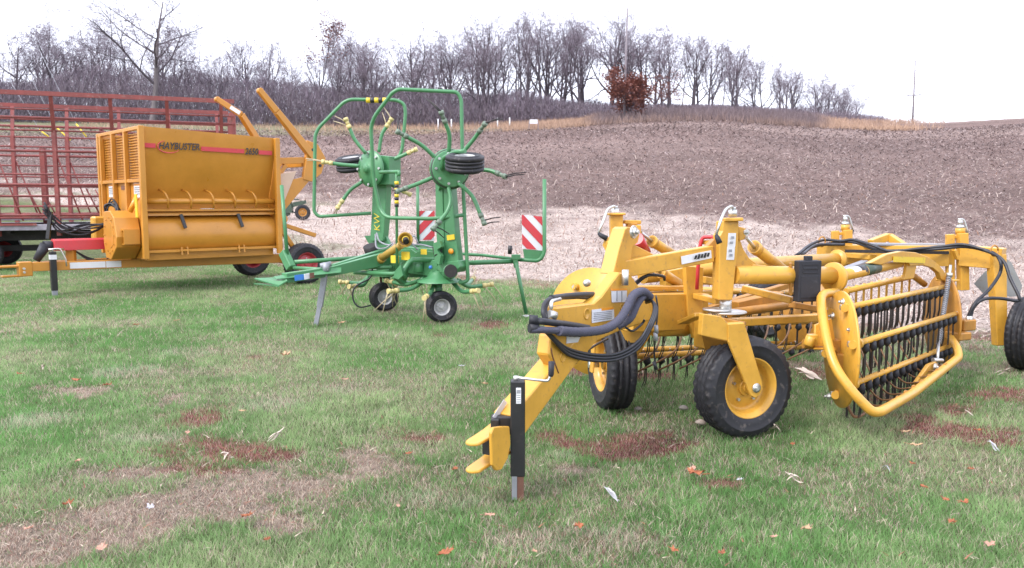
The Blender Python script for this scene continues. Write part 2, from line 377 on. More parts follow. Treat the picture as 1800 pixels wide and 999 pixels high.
    L.new(mx.outputs[2], b.inputs['Base Color']); b.inputs['Roughness'].default_value = .95; b.inputs['Specular IOR Level'].default_value = .15
    n4 = nz(5, 9, .75); bp = N.new('ShaderNodeBump'); bp.inputs['Strength'].default_value = 1; bp.inputs['Distance'].default_value = .12; L.new(n4.outputs[0], bp.inputs['Height']); L.new(bp.outputs[0], b.inputs['Normal'])
    me.materials.append(m)
    o = bpy.data.objects.new('ground', me); COL.objects.link(o); tag(o, kind='structure')
build_land()

def blades_mesh(name, x, y, z, L, W, lean, col, mat, seg2=True, tipcol=1.15):
    n = len(x); a = RNG.random(n) * 2 * PI; la = RNG.random(n) * 2 * PI
    sx, sy = np.cos(a) * W / 2, np.sin(a) * W / 2; lx, ly = np.cos(la) * lean * L, np.sin(la) * lean * L
    h = L * np.sqrt(np.maximum(1 - lean ** 2, .05))
    base = np.stack([x, y, z], 1); s = np.stack([sx, sy, 0 * sx], 1)
    mid = base + np.stack([lx * .3, ly * .3, h * .55], 1); tip = base + np.stack([lx, ly, h], 1)
    v = np.stack([base - s, base + s, mid + s * .75, mid - s * .75, tip], 1).reshape(-1, 3)
    b = np.arange(n) * 5
    loops = np.stack([b, b + 1, b + 2, b + 3, b + 3, b + 2, b + 4], 1).ravel()
    ls = np.stack([np.arange(n) * 7, np.arange(n) * 7 + 4], 1).ravel()
    me = bpy.data.meshes.new(name); me.vertices.add(len(v)); me.vertices.foreach_set('co', v.ravel())
    me.loops.add(len(loops)); me.loops.foreach_set('vertex_index', loops); me.polygons.add(2 * n); me.polygons.foreach_set('loop_start', ls)
    me.update(calc_edges=True)
    c = np.ones((n, 5, 4)); c[:, :, :3] = col[:, None, :]; c[:, 4, :3] *= tipcol
    at = me.color_attributes.new('Col', 'FLOAT_COLOR', 'POINT'); at.data.foreach_set('color', c.ravel())
    me.materials.append(mat); o = bpy.data.objects.new(name, me); COL.objects.link(o); return o

def scatter(n, y0, y1, half=.66, p=1.0):       # y density ~ y^-p over a fan in front of the camera
    u = RNG.random(n); e = 2 - p * 1.0
    y = (y0 ** e + u * (y1 ** e - y0 ** e)) ** (1 / e) if abs(e) > 1e-6 else y0 * (y1 / y0) ** u
    return (RNG.random(n) * 2 - 1) * half * y + RNG.normal(0, .3, n), y

def build_grass():
    x, y = scatter(940000, 3.1, 24, .76, 1.55)
    keep = edge_dist(x, y) + (fbm(x, y, 1.4, 2) - .5) * 1.6 + RNG.random(len(x)) * .9 < .55
    x, y = x[keep], y[keep]
    r, d, g = masks(x, y)
    clump = fbm(x, y, 5, 71); big = fbm(x, y, .8, 73); n = len(x); rn = RNG.random(n)
    k = (rn < 1 - .18 * d - .2 * r); x, y, r, d, g, clump, big = [q[k] for q in (x, y, r, d, g, clump, big)]; n = len(x); rn = RNG.random(n)
    fine = fbm(x, y, 16, 77)
    c = mix(np.broadcast_to(np.array([.165, .340, .105]), (n, 3)), np.array([.37, .475, .235]), np.clip((big - .35) * 2.2, 0, 1))
    c = mix(c, np.array([.46, .53, .39]), g * np.clip(.05 + (clump - .3) * 1.4, 0, .4))
    c = c * (.68 + .66 * clump)[:, None] * (.8 + .4 * fine)[:, None]
    dead = RNG.random(n) < np.clip(.16 + .76 * d + .25 * g + (fine - .5) * .6, 0, 1)
    straw = mix(np.broadcast_to(np.array([.52, .44, .33]), (n, 3)), np.array([.58, .46, .40]), RNG.random(n))
    c = np.where(dead[:, None], straw * (.58 + .8 * RNG.random(n) * (.5 + fine))[:, None], c)
    pk = (RNG.random(n) < d * .22)[:, None]; c = np.where(pk, np.array([.34, .19, .15]), c)
    isr = RNG.random(n) < np.clip(r * .80 * (.3 + 1.2 * fine), 0, .85)
    redc = mix(np.broadcast_to(np.array([.27, .105, .085]), (n, 3)), np.array([.52, .33, .28]), RNG.random(n))
    c = np.where(isr[:, None], redc, c)
    c = c * (.8 + .4 * RNG.random(n))[:, None]
    far = np.clip((y - 5) / 14, 0, 1)
    L = (.020 + .026 * RNG.random(n) + .024 * clump) * (1 - .35 * d) * (1 - .3 * r) * (1 + .3 * far)
    tall = (RNG.random(n) < .03); L = np.where(tall, L * 1.6, L)
    W = .0028 * (1 + 2.4 * far) * (.7 + .6 * RNG.random(n))
    lean = np.clip(.35 + .45 * RNG.random(n) + .2 * d, 0, .95)
    o = blades_mesh('grass', x, y, np.full(n, -.012), L, W, lean, c, BLADE)
    tag(o, kind='stuff', label='mown green lawn grass with tan and rust-red dry patches', cat='grass')
    # loose dry litter among the blades
    x, y = scatter(26000, 3.4, 20, .68, 1.5); k = edge_dist(x, y) < .6; x, y = x[k], y[k]; r, d, g = masks(x, y)
    k = RNG.random(len(x)) < .05 + .6 * np.maximum(d, r); x, y, r = x[k], y[k], r[k]; n = len(x)
    c = np.where((RNG.random(n) < .3 + .4 * r)[:, None], np.array([.26, .12, .075]), np.array([.42, .35, .27])) * (.6 + .6 * RNG.random(n))[:, None]
    o = blades_mesh('dry_litter', x, y, .012 + .03 * RNG.random(n), .03 + .06 * RNG.random(n) ** 2, .004 + .005 * RNG.random(n), np.full(n, .985), c, STALK, tipcol=1)
    tag(o, kind='stuff', label='dry grass clippings and straw bits strewn over the lawn', cat='dry litter')
build_grass()

def build_stubble():
    x, y = scatter(150000, 9, 62, .68, 1.35); e = edge_dist(x, y); k = e > -.6 + RNG.random(len(x)) * 1.5; x, y = x[k], y[k]
    dk = dark_dist(x, y) + (fbm(x, y, .25, 4) - .5) * 8
    k = RNG.random(len(x)) < np.where(dk > 0, np.exp(-dk / 14) * .38 + .10, 1); x, y = x[k], y[k]; n = len(x); z = hgt(x, y)
    t = RNG.random(n); c = np.array([.58, .48, .42]) * (.45 + .75 * RNG.random(n))[:, None]
    c = np.where((t < .25)[:, None], np.array([.20, .14, .12]), c); c = np.where((t > .92)[:, None], np.array([.30, .16, .10]), c)
    s = 1 + np.clip((y - 14) / 30, 0, 1.2)
    o = blades_mesh('corn_stubble', x, y, z + .02 + .05 * RNG.random(n), (.07 + .20 * RNG.random(n) ** 2) * s, .016 * s * (.5 + RNG.random(n)), np.clip(.97 - .4 * (RNG.random(n) < .12), 0, 1), c, STALK, tipcol=1)
    tag(o, kind='stuff', label='pale corn stubble and husks covering the field', cat='corn stubble')
    x, y = scatter(60000, 24, 105, .68, .75); k = dark_dist(x, y) > 0; x, y = x[k], y[k]; n = len(x); z = hgt(x, y)
    c = np.where((RNG.random(n) < .55)[:, None], np.array([.32, .25, .235]), np.array([.10, .074, .074])) * (.6 + .7 * RNG.random(n))[:, None]
    s = 1 + np.clip((y - 24) / 40, 0, 2.)
    o = blades_mesh('tilled_residue', x, y, z + .03 + .05 * RNG.random(n), (.08 + .2 * RNG.random(n) ** 2) * s, (.02 + .03 * RNG.random(n)) * s, np.full(n, .95), c, STALK, tipcol=1)
    tag(o, kind='stuff', label='straw bits and dark clods on the tilled hillside', cat='crop residue')
build_stubble()

def build_margin():        # tall dry grass along the field's far edge and the mound
    n = 120000; px = RNG.random(n) * 1500 + 150; y = RNG.random(n) * 28 + 101
    x = (px - 900) / FOC * y
    w = np.interp(px, [150, 560, 860, 880, 1040, 1060, 1100, 1300, 1400, 1560, 1620], [.10, .12, .25, 1, 1, .5, .7, .6, .8, .7, .1]) * np.clip(.2 + 2 * (fbm(x * .6, y, .15, 81) - .35), .1, 1)
    k = RNG.random(n) < w; px, x, y = px[k], x[k], y[k]; n = len(x)
    mauve = np.clip(np.interp(px, [1020, 1070, 1400, 1460], [0, 1.5, 1.5, .1]) + (fbm(x, y, .2, 84) - .5) * .8, 0, 1) * np.clip((y - 97) / 8, 0, 1)
    c = mix(np.broadcast_to(np.array([.46, .31, .22]), (n, 3)), np.array([.19, .145, .15]), mauve) * (.7 + .5 * RNG.random(n))[:, None]
    L = (.4 + .5 * RNG.random(n)) * (1 + .9 * mauve)
    o = blades_mesh('dry_grass', x, y, hgt(x, y) - .05, L, np.full(n, .05), .2 + .35 * RNG.random(n), c, STALK)
    tag(o, kind='stuff', label='tall tan dry grass along the far edge of the field', cat='dry grass')
build_margin()
# ------------------------------------------------------------------ bare trees
def tree_variant(seed, H, spread=1.0, fork=.3, upright=.5, levels=5, dens=1.0, leaves=0, thick=1.0, leafz=0):
    rnd = random.Random(seed); tr = MB(); cr = MB(); tips = []
    def ribbon(p, q, w):
        d = (q - p); s = d.cross(V((rnd.uniform(-1, 1), rnd.uniform(-1, 1), rnd.uniform(-.4, .4))))
        if s.length < 1e-6: return
        s = s.normalized() * w; cr.add([p - s, p + s, q + s * .35, q - s * .35], [(0, 1, 2, 3)], 0)
    def grow(p, d, ln, r, lv, mb):
        n = {0: 7, 1: 6, 2: 4, 3: 3}.get(lv, 2); pts = [p]; rs = [r]; cur = V(p); dd = V(d).normalized()
        wob = {0: .09, 1: .2, 2: .26}.get(lv, .3)
        for i in range(n):
            up = upright * {0: .25, 1: .35, 2: .2}.get(lv, .12)
            dd = (dd + V((rnd.uniform(-1, 1), rnd.uniform(-1, 1), rnd.uniform(-.7, .7))) * wob + V((0, 0, up * .6))).normalized()
            cur = cur + dd * ln / n; pts.append(cur); rs.append(r * (1 - (i + 1) / n * (.84 if lv == 0 else .66 if lv < 3 else .7)))
        if lv <= 3: mb.tube(pts, rs, {0: 8, 1: 6, 2: 4}.get(lv, 3), mat=0 if lv == 0 else (2 if lv <= 2 else 0), cap=False)
        else:
            for a, b in zip(pts, pts[1:]): ribbon(a, b, max(r, .0145))
        tips.append(pts[-1])
        if lv >= levels: return
        k = {0: 7, 1: 6, 2: 5, 3: 4, 4: 3}[lv] * dens; k = int(k) + (rnd.random() < k % 1)
        a0 = rnd.random() * 6.28
        for i in range(k):
            t = (fork + (1 - fork) * (i + rnd.random() * .7) / k) if lv == 0 else (.22 + .78 * (i + rnd.random()) / k)
            t = min(t, .99); fi = t * n; j = int(fi); q = pts[j].lerp(pts[j + 1], fi - j); rr = rs[j] + (rs[j + 1] - rs[j]) * (fi - j)
            ax = (pts[j + 1] - pts[j]).normalized(); _, s1, s2 = frame_of(ax); az = a0 + i * 2.4 + rnd.uniform(-.4, .4)
            side = s1 * math.cos(az) + s2 * math.sin(az); ang = R(rnd.uniform(28, 58)) * (spread if lv < 2 else 1)
            nd = ax * math.cos(ang) + side * math.sin(ang)
            l2 = ln * {0: .62, 1: .56, 2: .55}.get(lv, .55) * rnd.uniform(.7, 1.15) * (1.15 - .45 * t)
            grow(q, nd, l2, rr * rnd.uniform(.5, .72), lv + 1, cr)
    lean = V((rnd.uniform(-.08, .08), rnd.uniform(-.08, .08), 1))
    grow(V((0, 0, -.6)), lean, H * .8, H * .0155 * thick, 0, tr)
    zt = max(v[2] for v in cr.v); s = H / zt
    for m in (tr, cr): m.v = [(x * s, y * s, z * s) for x, y, z in m.v]
    if leaves:
        rnd.shuffle(tips)
        for k in range(leaves):
            t = tips[k % len(tips)] * s
            if t.z < leafz * H: continue
            c = t + V((rnd.gauss(0, .25), rnd.gauss(0, .25), rnd.gauss(0, .25))); u = V((rnd.uniform(-1, 1), rnd.uniform(-1, 1), rnd.uniform(-1, 1))).normalized(); w = u.cross(V((.3, .5, .8))).normalized() * .09; u = u * .11
            cr.add([c - u, c - w, c + u, c + w], [(0, 1, 2, 3)], 1)
    def me(mb, nm, mats):
        m = bpy.data.meshes.new(nm); m.from_pydata(mb.v, [], mb.f); [m.materials.append(a) for a in mats]
        m.polygons.foreach_set('material_index', mb.m); m.polygons.foreach_set('use_smooth', mb.s); m.update(); return m
    return me(tr, 'trunk', [BARK]), me(cr, 'crown', [TWIG, OAKL, BARK])
VAR = {
 'broad': tree_variant(11, 16, 1.25, .28, .35, 5, 1.1, thick=1.35),
 'round': tree_variant(12, 12, 1.2, .32, .3, 5, 1.15, thick=1.35),
 'slim': tree_variant(13, 15, .7, .30, .9, 5, .95, thick=1.15),
 'slim2': tree_variant(14, 14, .65, .4, 1.0, 5, .85, thick=1.1),
 'mid': tree_variant(15, 13, .95, .3, .6, 5, 1.0, thick=1.35),
 'mid2': tree_variant(16, 12, 1.0, .22, .55, 5, 1.05, thick=1.3),
 'small': tree_variant(17, 8, 1.0, .15, .5, 5, .95, thick=1),
 'pole': tree_variant(18, 14, .5, .5, 1.1, 4, .8, thick=.6),
 'big': tree_variant(23, 19, 1.2, .34, .45, 5, 1.25, thick=1.15),
 'leafy': tree_variant(20, 15, .6, .3, .9, 5, 1.0, leaves=900, leafz=.5, thick=.8),
 'rust': tree_variant(21, 7, .95, .1, .5, 5, 1.1, leaves=6500),
 'rustthin': tree_variant(22, 7.5, 1.2, .2, .4, 5, 1.0, leaves=1300),
}
def place_tree(kind, px, d, H, label, group=None, name='bare_tree', cat='tree', rot=None, mat=None):
    x = (px - 900) / FOC * d * 1.0; z = float(hgt(x, d)); tm, cm = VAR[kind]
    o = thing(name, label, cat, (x, d, z), group); h0 = max(v.co.z for v in cm.vertices) if 'h' not in cm else cm['h']; cm['h'] = h0
    H *= 1.13; o.scale = [H / h0] * 3; o.rotation_euler = (0, 0, random.random() * 6.28 if rot is None else rot)
    for m, nm in ((tm, 'trunk'), (cm, 'crown')):
        c = bpy.data.objects.new(nm, m); COL.objects.link(c); c.parent = o
    return o
def Hpx(top, px, d):       # height of a tree whose top shows at that row
    x = (px - 900) / FOC * d; return P(px, top, d).z - float(hgt(x, d))
WG = 'bare trees of the wood along the ridge'
NAMED = [
 ('broad', 395, 128, 82, 'bare tree above the tip of the shorter orange lift arm'),
 ('round', 470, 130, 88, 'bare tree with bent limbs behind the longer orange lift arm'),
 ('mid', 345, 127, 85, 'bare tree just right of the tallest tree'),
 ('big', 275, 118, -75, 'tallest bare tree, pale thick trunk rising behind the orange bale processor'),
 ('round', 105, 128, 22, 'dark crooked round-crowned bare tree above the red rack'),
 ('broad', 45, 132, 38, 'wide bare tree at the left edge, low forked trunk above the red rack'),
 ('mid2', -10, 128, 80, 'leaning bare tree cut off by the left edge of the picture'),
 ('mid', 195, 130, 40, 'bare tree just left of the tallest tree, thin upright fork'),
 ('leafy', 563, 130, 20, 'tall slender tree with rust leaves in its top, left of the green rotors'),
 ('broad', 1128, 134, 38, 'oak-like bare tree with spreading crown, right of the tall plain pole'),
 ('broad', 1070, 132, 18, 'tall bare tree forked low, just left of the tall plain pole'),
 ('slim', 853, 128, 33, 'tall dark upright bare tree above the red and white striped board'),
 ('slim2', 915, 130, 28, 'tall twin-limbed bare tree in the middle of the wood'),
 ('slim', 948, 134, 25, 'slender bare tree forked in a V in the middle of the wood'),
 ('slim2', 1010, 136, 25, 'tall many-limbed bare tree left of the forked tree by the pole'),
 ('mid', 725, 128, 38, 'tall bare tree behind the top bar of the green hoop'),
 ('mid2', 640, 127, 58, 'round bushy bare tree between the two green hoops'),
 ('mid', 790, 132, 66, 'dense bare tree right of the green hoop'),
 ('mid2', 1215, 140, 60, 'slender bare tree at the crest, right of the rust-leaved bush'),
 ('slim', 1240, 150, 70, 'bare tree with upright stems where the wood starts to slope down'),
 ('slim', 1290, 158, 86, 'pair-like upright bare tree halfway down the sloping tree line'),
 ('slim2', 1325, 160, 100, 'slim bare tree halfway down the sloping tree line'),
 ('mid', 1372, 166, 112, 'bare tree above the dip of the field edge, loose crown'),
 ('mid2', 1425, 172, 130, 'bare tree near the low right end of the wood, slanting limb'),
 ('round', 1490, 176, 155, 'low round-crowned bare tree, last large one at the right end of the wood'),
 ('small', 1440, 168, 160, 'small bushy bare tree in front of the low right end of the wood'),
 ('small', 1545, 190, 188, 'small faint bare tree past the right end of the wood'),
 ('small', 1582, 205, 192, 'tiny lone bare tree just left of the power pole'),
 ('small', 1400, 165, 165, 'small bare tree with low crown above the orange grass on the slope'),
]
for kd, px, d, top, lb in NAMED:
    o = place_tree(kd, px, d, Hpx(top, px, d), lb, WG)
    if px == 275:
        o.scale = [o.scale[0] * 1.2, o.scale[1] * 1.2, o.scale[2]]
        for c in o.children:
            if c.name.startswith('trunk'): m = c.data.copy(); m.materials[0] = BARKL; c.data = m
rr = random.Random(5); n_bt = 0
marks = [(-900, 'at the far left'), (150, 'above the red rack'), (330, 'behind the orange machine'), (520, 'behind the rear lift arms'), (700, 'behind the green hoops'), (860, 'right of the green hoops'), (1040, 'mid-wood left of the tall pole'), (1180, 'around the rust-leaved bush'), (1330, 'on the sloping tree line')]
tops = lambda px: np.interp(px, [-100, 100, 300, 350, 500, 620, 680, 750, 850, 950, 1050, 1180, 1250, 1350, 1450, 1560], [60, 55, 50, 66, 78, 60, 82, 58, 45, 32, 32, 50, 78, 108, 142, 184])
for row_, d0, cnt in ((0, 124, 34), (1, 134, 48), (2, 146, 53)):
    for i in range(cnt):
        px = -330 + (1500 - 0 + 330) * (i + rr.random()) / cnt; d = d0 + rr.uniform(-4, 5) + max(0, px - 1200) * .1
        top = tops(px) + rr.uniform(-6, 30) + (0 if row_ else 16)
        H = Hpx(top, px, d)
        if H < 3.5 or (px < 560 and (row_ < 1 or (row_ == 1 and i % 2))): continue
        kd = rr.choice(['slim', 'slim2', 'mid', 'mid2', 'pole', 'mid', 'mid2', 'slim'] if px > 750 or row_ else ['mid', 'mid2', 'round', 'small', 'broad'])
        where = [w for p0, w in marks if px >= p0][-1]
        look = {'slim': 'slender upright', 'slim2': 'slender forked', 'mid': 'middling', 'mid2': 'bushy', 'pole': 'thin straight', 'round': 'round-crowned', 'small': 'low bushy', 'broad': 'broad'}[kd]
        place_tree(kd, px, d, H, '%s bare tree in the %s row, %s' % (look, ['front', 'middle', 'back'][row_], where), '%s bare trees in the %s row, %s' % (look, ['front', 'middle', 'back'][row_], where))
for kd, px, d, top, lb, nm in [
 ('rust', 1102, 108, 122, 'dense bush full of rust-brown leaves at the foot of the tall plain pole', 'oak_bush'),
 ('rustthin', 1172, 122, 132, 'thin tree with sparse rust-brown leaves right of the dense rust bush', 'oak_tree'),
 ('small', 1375, 125, 200, 'little orange-brown bush on the crest of the slope', 'low_bush')]:
    place_tree(kd, px, d, Hpx(top, px, d), lb, None, nm, 'bush' if 'bush' in nm else 'tree', rot=1)
    if nm == 'oak_bush': o_ = scene.collection.objects[-1].parent or scene.collection.objects[-1]; o_.scale = [o_.scale[0] * 1.5, o_.scale[1] * 1.5, o_.scale[2]]

def build_thicket():
    n = 230000; px = RNG.random(n) * 2050 - 500; d = 118 + RNG.random(n) * 26 + np.maximum(px - 1200, 0) * .09
    top = np.interp(px, [-130, 60, 110, 190, 300, 420, 470, 560, 700, 800, 900, 1000, 1100, 1250, 1400, 1560], [150, 150, 132, 128, 134, 142, 148, 156, 162, 165, 168, 178, 188, 188, 194, 214])
    x = (px - 900) / FOC * d; z0 = hgt(x, d); zt = EYE + (HOR - top) / FOC * d
    lump = .72 + .5 * fbm(px * .016, d * .1, 1.0, 91)
    hh = np.maximum((zt - z0), .6) * lump * (1.0 - .28 * (d < 121)); t = RNG.random(n) ** 1.15
    L = .5 + 1.0 * RNG.random(n); z = z0 + hh * t - .25
    base = np.array([.175, .142, .172]); c = base * (.65 + .7 * RNG.random(n))[:, None] * (.8 + .45 * fbm(px * .02, d * .1, 1.3, 95))[:, None]
    c = np.where((RNG.random(n) < .12)[:, None], np.array([.22, .19, .20]), c)
    W = .035 + .04 * RNG.random(n)
    o = blades_mesh('undergrowth', x, d, z, L * np.minimum(hh / 3.5, 1.2), W, .35 + .5 * RNG.random(n), c, STALK, tipcol=1)
    tag(o, kind='stuff', label='grey-mauve leafless brush filling the foot of the wood', cat='undergrowth')
build_thicket()

# poles, wires, fence bits on the ridge
def pole(px0, py0, px1, py1, d, label, cross=None, pegs=()):
    a = P(px0, py0, d); b = P(px1, py1, d); x = a.x; base = V((a.x, d, float(hgt(a.x, d)) - .5))
    o = thing('utility_pole', label, 'pole', base); m = MB()
    m.tube([base, b], [.16, .10], 10); m.build('shaft', POLE, o)
    if cross:
        m = MB(); m.beam(P(cross[0], cross[1], d - .2), P(cross[2], cross[3], d - .2), .15, .15); m.build('crossarm', POLE, o)
        for q in ((.08), (.92)):
            m = MB(); c = P(cross[0] + (cross[2] - cross[0]) * q, cross[1] + (cross[3] - cross[1]) * q, d - .2); m.cyl(c, c + V((0, 0, .35)), .07, 8); m.build('insulator', GALV, o)
    for (qx, qy, s) in pegs:
        m = MB(); c = P(qx, qy, d); m.cyl(c, c + V((s * .7, 0, .0)), .05, 6); m.build('pin_insulator', GALV, o)
pole(1604, 220, 1609, 106, 138, 'lone utility pole with low crossarm on the bare crest at right', (1594, 169, 1619, 167), ((1608, 124, 1), (1607, 136, -1), (1607, 147, 1)))
pole(1097, 200, 1103, 15, 108, 'tall plain pole rising past the dense rust-leaved bush')
o = thing('field_marker', 'small pale board on two posts at the far field edge', 'marker board', P(938, 222, 101))
m = MB(); m.box(P(938, 214, 101), (.95, .08, .5)); m.build('board', WHT, o)
for q in (930, 946): m = MB(); m.box(P(q, 221, 101), (.08, .08, 1.0)); m.build('post', POLE, o)
for i, q in enumerate((772, 795, 875, 896)):
    x = (q - 900) / FOC * 112; m = MB(); z = float(hgt(x, 112)); m.cyl((x, 112, z - .2), (x, 112, z + 1.3), .08, 8); o = m.build('fence_post', WHT)
    tag(o, ['pale fence post behind the right end of the green hoop', 'pale fence post right of the green hoop', 'left pale post of the pair beyond the field', 'right pale post of the pair beyond the field'][i], 'fence post', 'pale fence posts before the wood')
for i, (a, b, c, d_) in enumerate([((-40, 45), (69, 228), (86, 241), 0), ((-5, 20), (99, 224), (124, 247), 1), ((20, -10), (134, 218), (152, 241), 2)]):
    dd = 27; t = thing('guy_wire', ['left', 'middle', 'right'][i] + ' one of three slanting guy wires with yellow guards behind the red rack', 'guy wire', P(*c, dd), 'three guy wires behind the red rack')
    e = P(c[0] + (c[0] - b[0]) * 3.2, c[1] + (c[1] - b[1]) * 3.2, dd)
    m = MB(); m.tube([P(*a, dd), P(*b, dd), e], .007, 5); m.build('cable', GALV, t)
    m = MB(); m.tube([P(*b, dd), P(*c, dd)], .024, 8); m.build('yellow_guard', DYEL, t)
# ------------------------------------------------------------------ orange bale processor
HA = V((-4.86, 16.8, 0)); HU = V((.745, .667, 0)).normalized(); HV = V((HU.y, -HU.x, 0)); UP = V((0, 0, 1))
def H_(a, w, z): return HA + HU * a + HV * w + UP * z
def bale_processor():
    rt = thing('bale_processor', 'orange round-bale processor with red stripe lettering, rear lift arms and red-rimmed wheels', 'bale processor', H_(0, 0, 0))
    A0, A1, W, ZT = -2.88, -.44, 1.2, 2.86; zt = lambda a: ZT - .085 * (a - A0) / (A1 - A0)
    # side shell: profile swept along the length, both sides
    prof = [(1.13, 2.86), (1.12, 2.62), (1.06, 2.30), (.95, 1.98), (.84, 1.74), (.80, 1.58), (.80, 1.47), (1.02, 1.40), (1.04, 1.35)]
    for k in range(0, 13):
        t = R(78 - k * 13.5); prof.append((.74 + .36 * math.cos(t), 1.0 + .36 * math.sin(t)))
    inner = [(w - .03, z) for w, z in prof][::-1]
    for s in (1, -1):
        m = MB(); full = prof + inner; n = len(full); vs = []; 
        for a in (A0 + .02, A1 - .02):
            vs += [H_(a, s * w, z - (0 if z < 2.7 else ZT - zt(a))) for w, z in full]
        m.add(vs, [(i, (i + 1) % n, n + (i + 1) % n, n + i) for i in range(n)], smooth=True)
        for off in (0, n):
            for i in range(len(prof) - 1): m.add([], []); m.f.append([off + i, off + i + 1, off + n - 2 - i, off + n - 1 - i]); m.m.append(0); m.s.append(False)
        side = m.build('tub_side', ORG, rt)
        # creases between upper sheet, ledge and drum
        side.modifiers.new('split', 'EDGE_SPLIT').split_angle = R(28)
        m = MB(); m.tube([H_(A0 + .03, s * 1.07, 1.60), H_(A1 - .03, s * 1.07, 1.60)], .052, 14)
        m.build('pivot_tube', ORG, side)
        for k in range(5):
            a = A0 + .42 + k * .40; m = MB()
            pts = fillet([H_(a - .06, s * .885, 1.80), H_(a - .04, s * 1.10, 1.75), H_(a, s * 1.15, 1.63), H_(a, s * 1.10, 1.48)], .06)
            m.tube(pts, .018, 8); m.build('hook', ORG, side)
        m = MB(); m.box(H_(.5 * (A0 + A1), s * 1.02, 1.445), (A1 - A0 - .06, .12, .035), HU, HV); m.build('ledge', ORG, side, bev=.004)
        m = MB(); m.box(H_(.5 * (A0 + A1), s * 1.075, .735), (A1 - A0 - .04, .07, .045), HU, HV); m.build('drum_lip', ORG, side, bev=.004)
        m = MB(); m.box(H_(.5 * (A0 + A1), s * .98, .65), (A1 - A0 - .1, .05, .13), HU, HV); m.build('skirt', ORG, side)
        for a in (A0 + .68, A1 - .72):
            m = MB(); m.beam(H_(a - .03, s * 1.06, 1.37), H_(a + .02, s * 1.135, 1.13), .055, .04, up=HV); m.build('latch_strap', BLK, side, bev=.004)
            m = MB()
            for q in (-.05, .05): m.beam(H_(a + q, s * 1.11, .80), H_(a + q, s * 1.13, .66), .022, .03)
            m.box(H_(a, s * 1.125, .74), (.15, .02, .03), HU, HV); m.build('hinge', ORG, side, bev=.003)
        if s == 1:
            # stripe with lettering
            def sp_(a0, a1, z, h, mat, nm):
                m = MB(); m.plate([H_(a0, 1.128, z - h / 2), H_(a1, 1.128, z - h / 2), H_(a1, 1.133, z + h / 2), H_(a0, 1.133, z + h / 2)], HV * -.006 + HV * .012); return m.build(nm, mat, side)
            zz = lambda a: 2.545 - .05 * (a - A0) / 2.44
            for a0, a1 in ((A0 + .06, A0 + .25), (A0 + 1.03, A0 + 1.82), (A0 + 2.10, A0 + 2.36)):
                m = MB(); h = .105
                def qd(h, e): return [H_(a0, 1.122 + e, zz(a0) - h / 2), H_(a1, 1.122 + e, zz(a1) - h / 2), H_(a1, 1.130 + e, zz(a1) + h / 2), H_(a0, 1.130 + e, zz(a0) + h / 2)]
                m.plate(qd(.076, 0), HV * .006, 1); m.build('stripe', [DBLK, DPNK], side)
            m = MB(); put_text(m, 'HAYBUSTER', H_(A0 + .65, 1.138, zz(A0 + .65) + .01), HU, UP, .165, .003, .25, .70); m.build('lettering', DBLK, side)
            m = MB(); put_text(m, '2650', H_(A0 + 1.96, 1.137, zz(A0 + 1.96)), HU, UP, .16, .004, .25, .26); m.build('lettering', DBLK, side)
            m = MB(); arc = [H_(A0 + .30 + .17 + .19 * math.cos(t), 1.136, zz(A0 + .4) - .005 + .105 * math.sin(t)) for t in np.linspace(R(110), R(330), 14)]
            m.tube(arc, [.004 + .007 * math.sin(PI * i / 13) for i in range(14)], 5); m.build('swoosh_mark', DPNK, side)
            m = MB(); m.box(H_(A0 + 1.12, 1.06, 1.466), (.24, .05, .006), HU, HV); m.build('decal', WHT, side)
    # end frames
    for a, nm in ((A0, 'front_wall'), (A1, 'rear_wall')):
        m = MB(); sg = -1 if a == A0 else 1; zb = .62; z1 = zt(a)
        for s in (1, -1):
            m.beam(H_(a, s * (W - .03), zb), H_(a, s * (W - .03), z1), .09, .09, up=HU)
        m.beam(H_(a, -W, z1 - .03), H_(a, W, z1 - .03), .08, .06)
        if sg < 0:
            for w in (-.98, -.27, .43): m.beam(H_(a - .02, w, .8), H_(a - .02, w, z1 - .05), .07, .075, up=HU)
            m.beam(H_(a - .02, -W + .05, 1.95), H_(a - .02, W - .05, 1.95), .05, .06)
            wl = m.build(nm, ORG, rt, bev=.006)
            m = MB(); m.box(H_(a + .03, 0, 1.28), (.02, 2 * W - .1, 1.35), HU, HV); m.build('lower_panel', ORG, wl)
            m = MB()   # louvred screen
            zz = 2.01
            while zz < z1 - .10:
                m.beam(H_(a + .03, -W + .08, zz), H_(a + .03, W - .08, zz), .018, .018, up=(0, 0, 1)); zz += .046
            m.box(H_(a + .055, 0, (1.98 + z1 - .12) / 2), (.006, 2 * W - .1, z1 - .12 - 1.98), HU, HV, mat=1)
            m.build('louvre_screen', [ORG, ORG], wl)
            for (w, z, ww, hh) in ((.86, 1.79, .36, .25), (-.62, 1.80, .25, .25)):
                m = MB(); m.box(H_(a + .012, w, z), (.01, ww, hh), HU, HV); m.box(H_(a + .008, w, z + hh * .38), (.01, ww * .9, hh * .14), HU, HV, mat=1)
                for k in range(4): m.box(H_(a + .008, w, z + hh * (.16 - k * .14)), (.01, ww * .8, .012), HU, HV, mat=2)
                m.build('warning_decal', [WHT, DORG, DBLK], wl)
            m = MB(); m.box(H_(a + .012, .10, 1.84), (.01, .25, .07), HU, HV); m.build('nameplate', RUST, wl)
        else:
            m.box(H_(a + .01, 0, 1.65), (.02, 2 * W - .1, 1.9), HU, HV); wl = m.build(nm, ORG, rt, bev=.006)
            m = MB(); m.cyl(H_(a + .10, .98, 1.42), H_(a + .10, 1.06, 1.42), .055, 14); m.build('tail_lamp', DRED, wl)
            m = MB(); m.cyl(H_(a + .13, .96, 1.26), H_(a + .13, 1.10, 1.26), .085, 14); m.build('round_lamp', [GALV], wl)
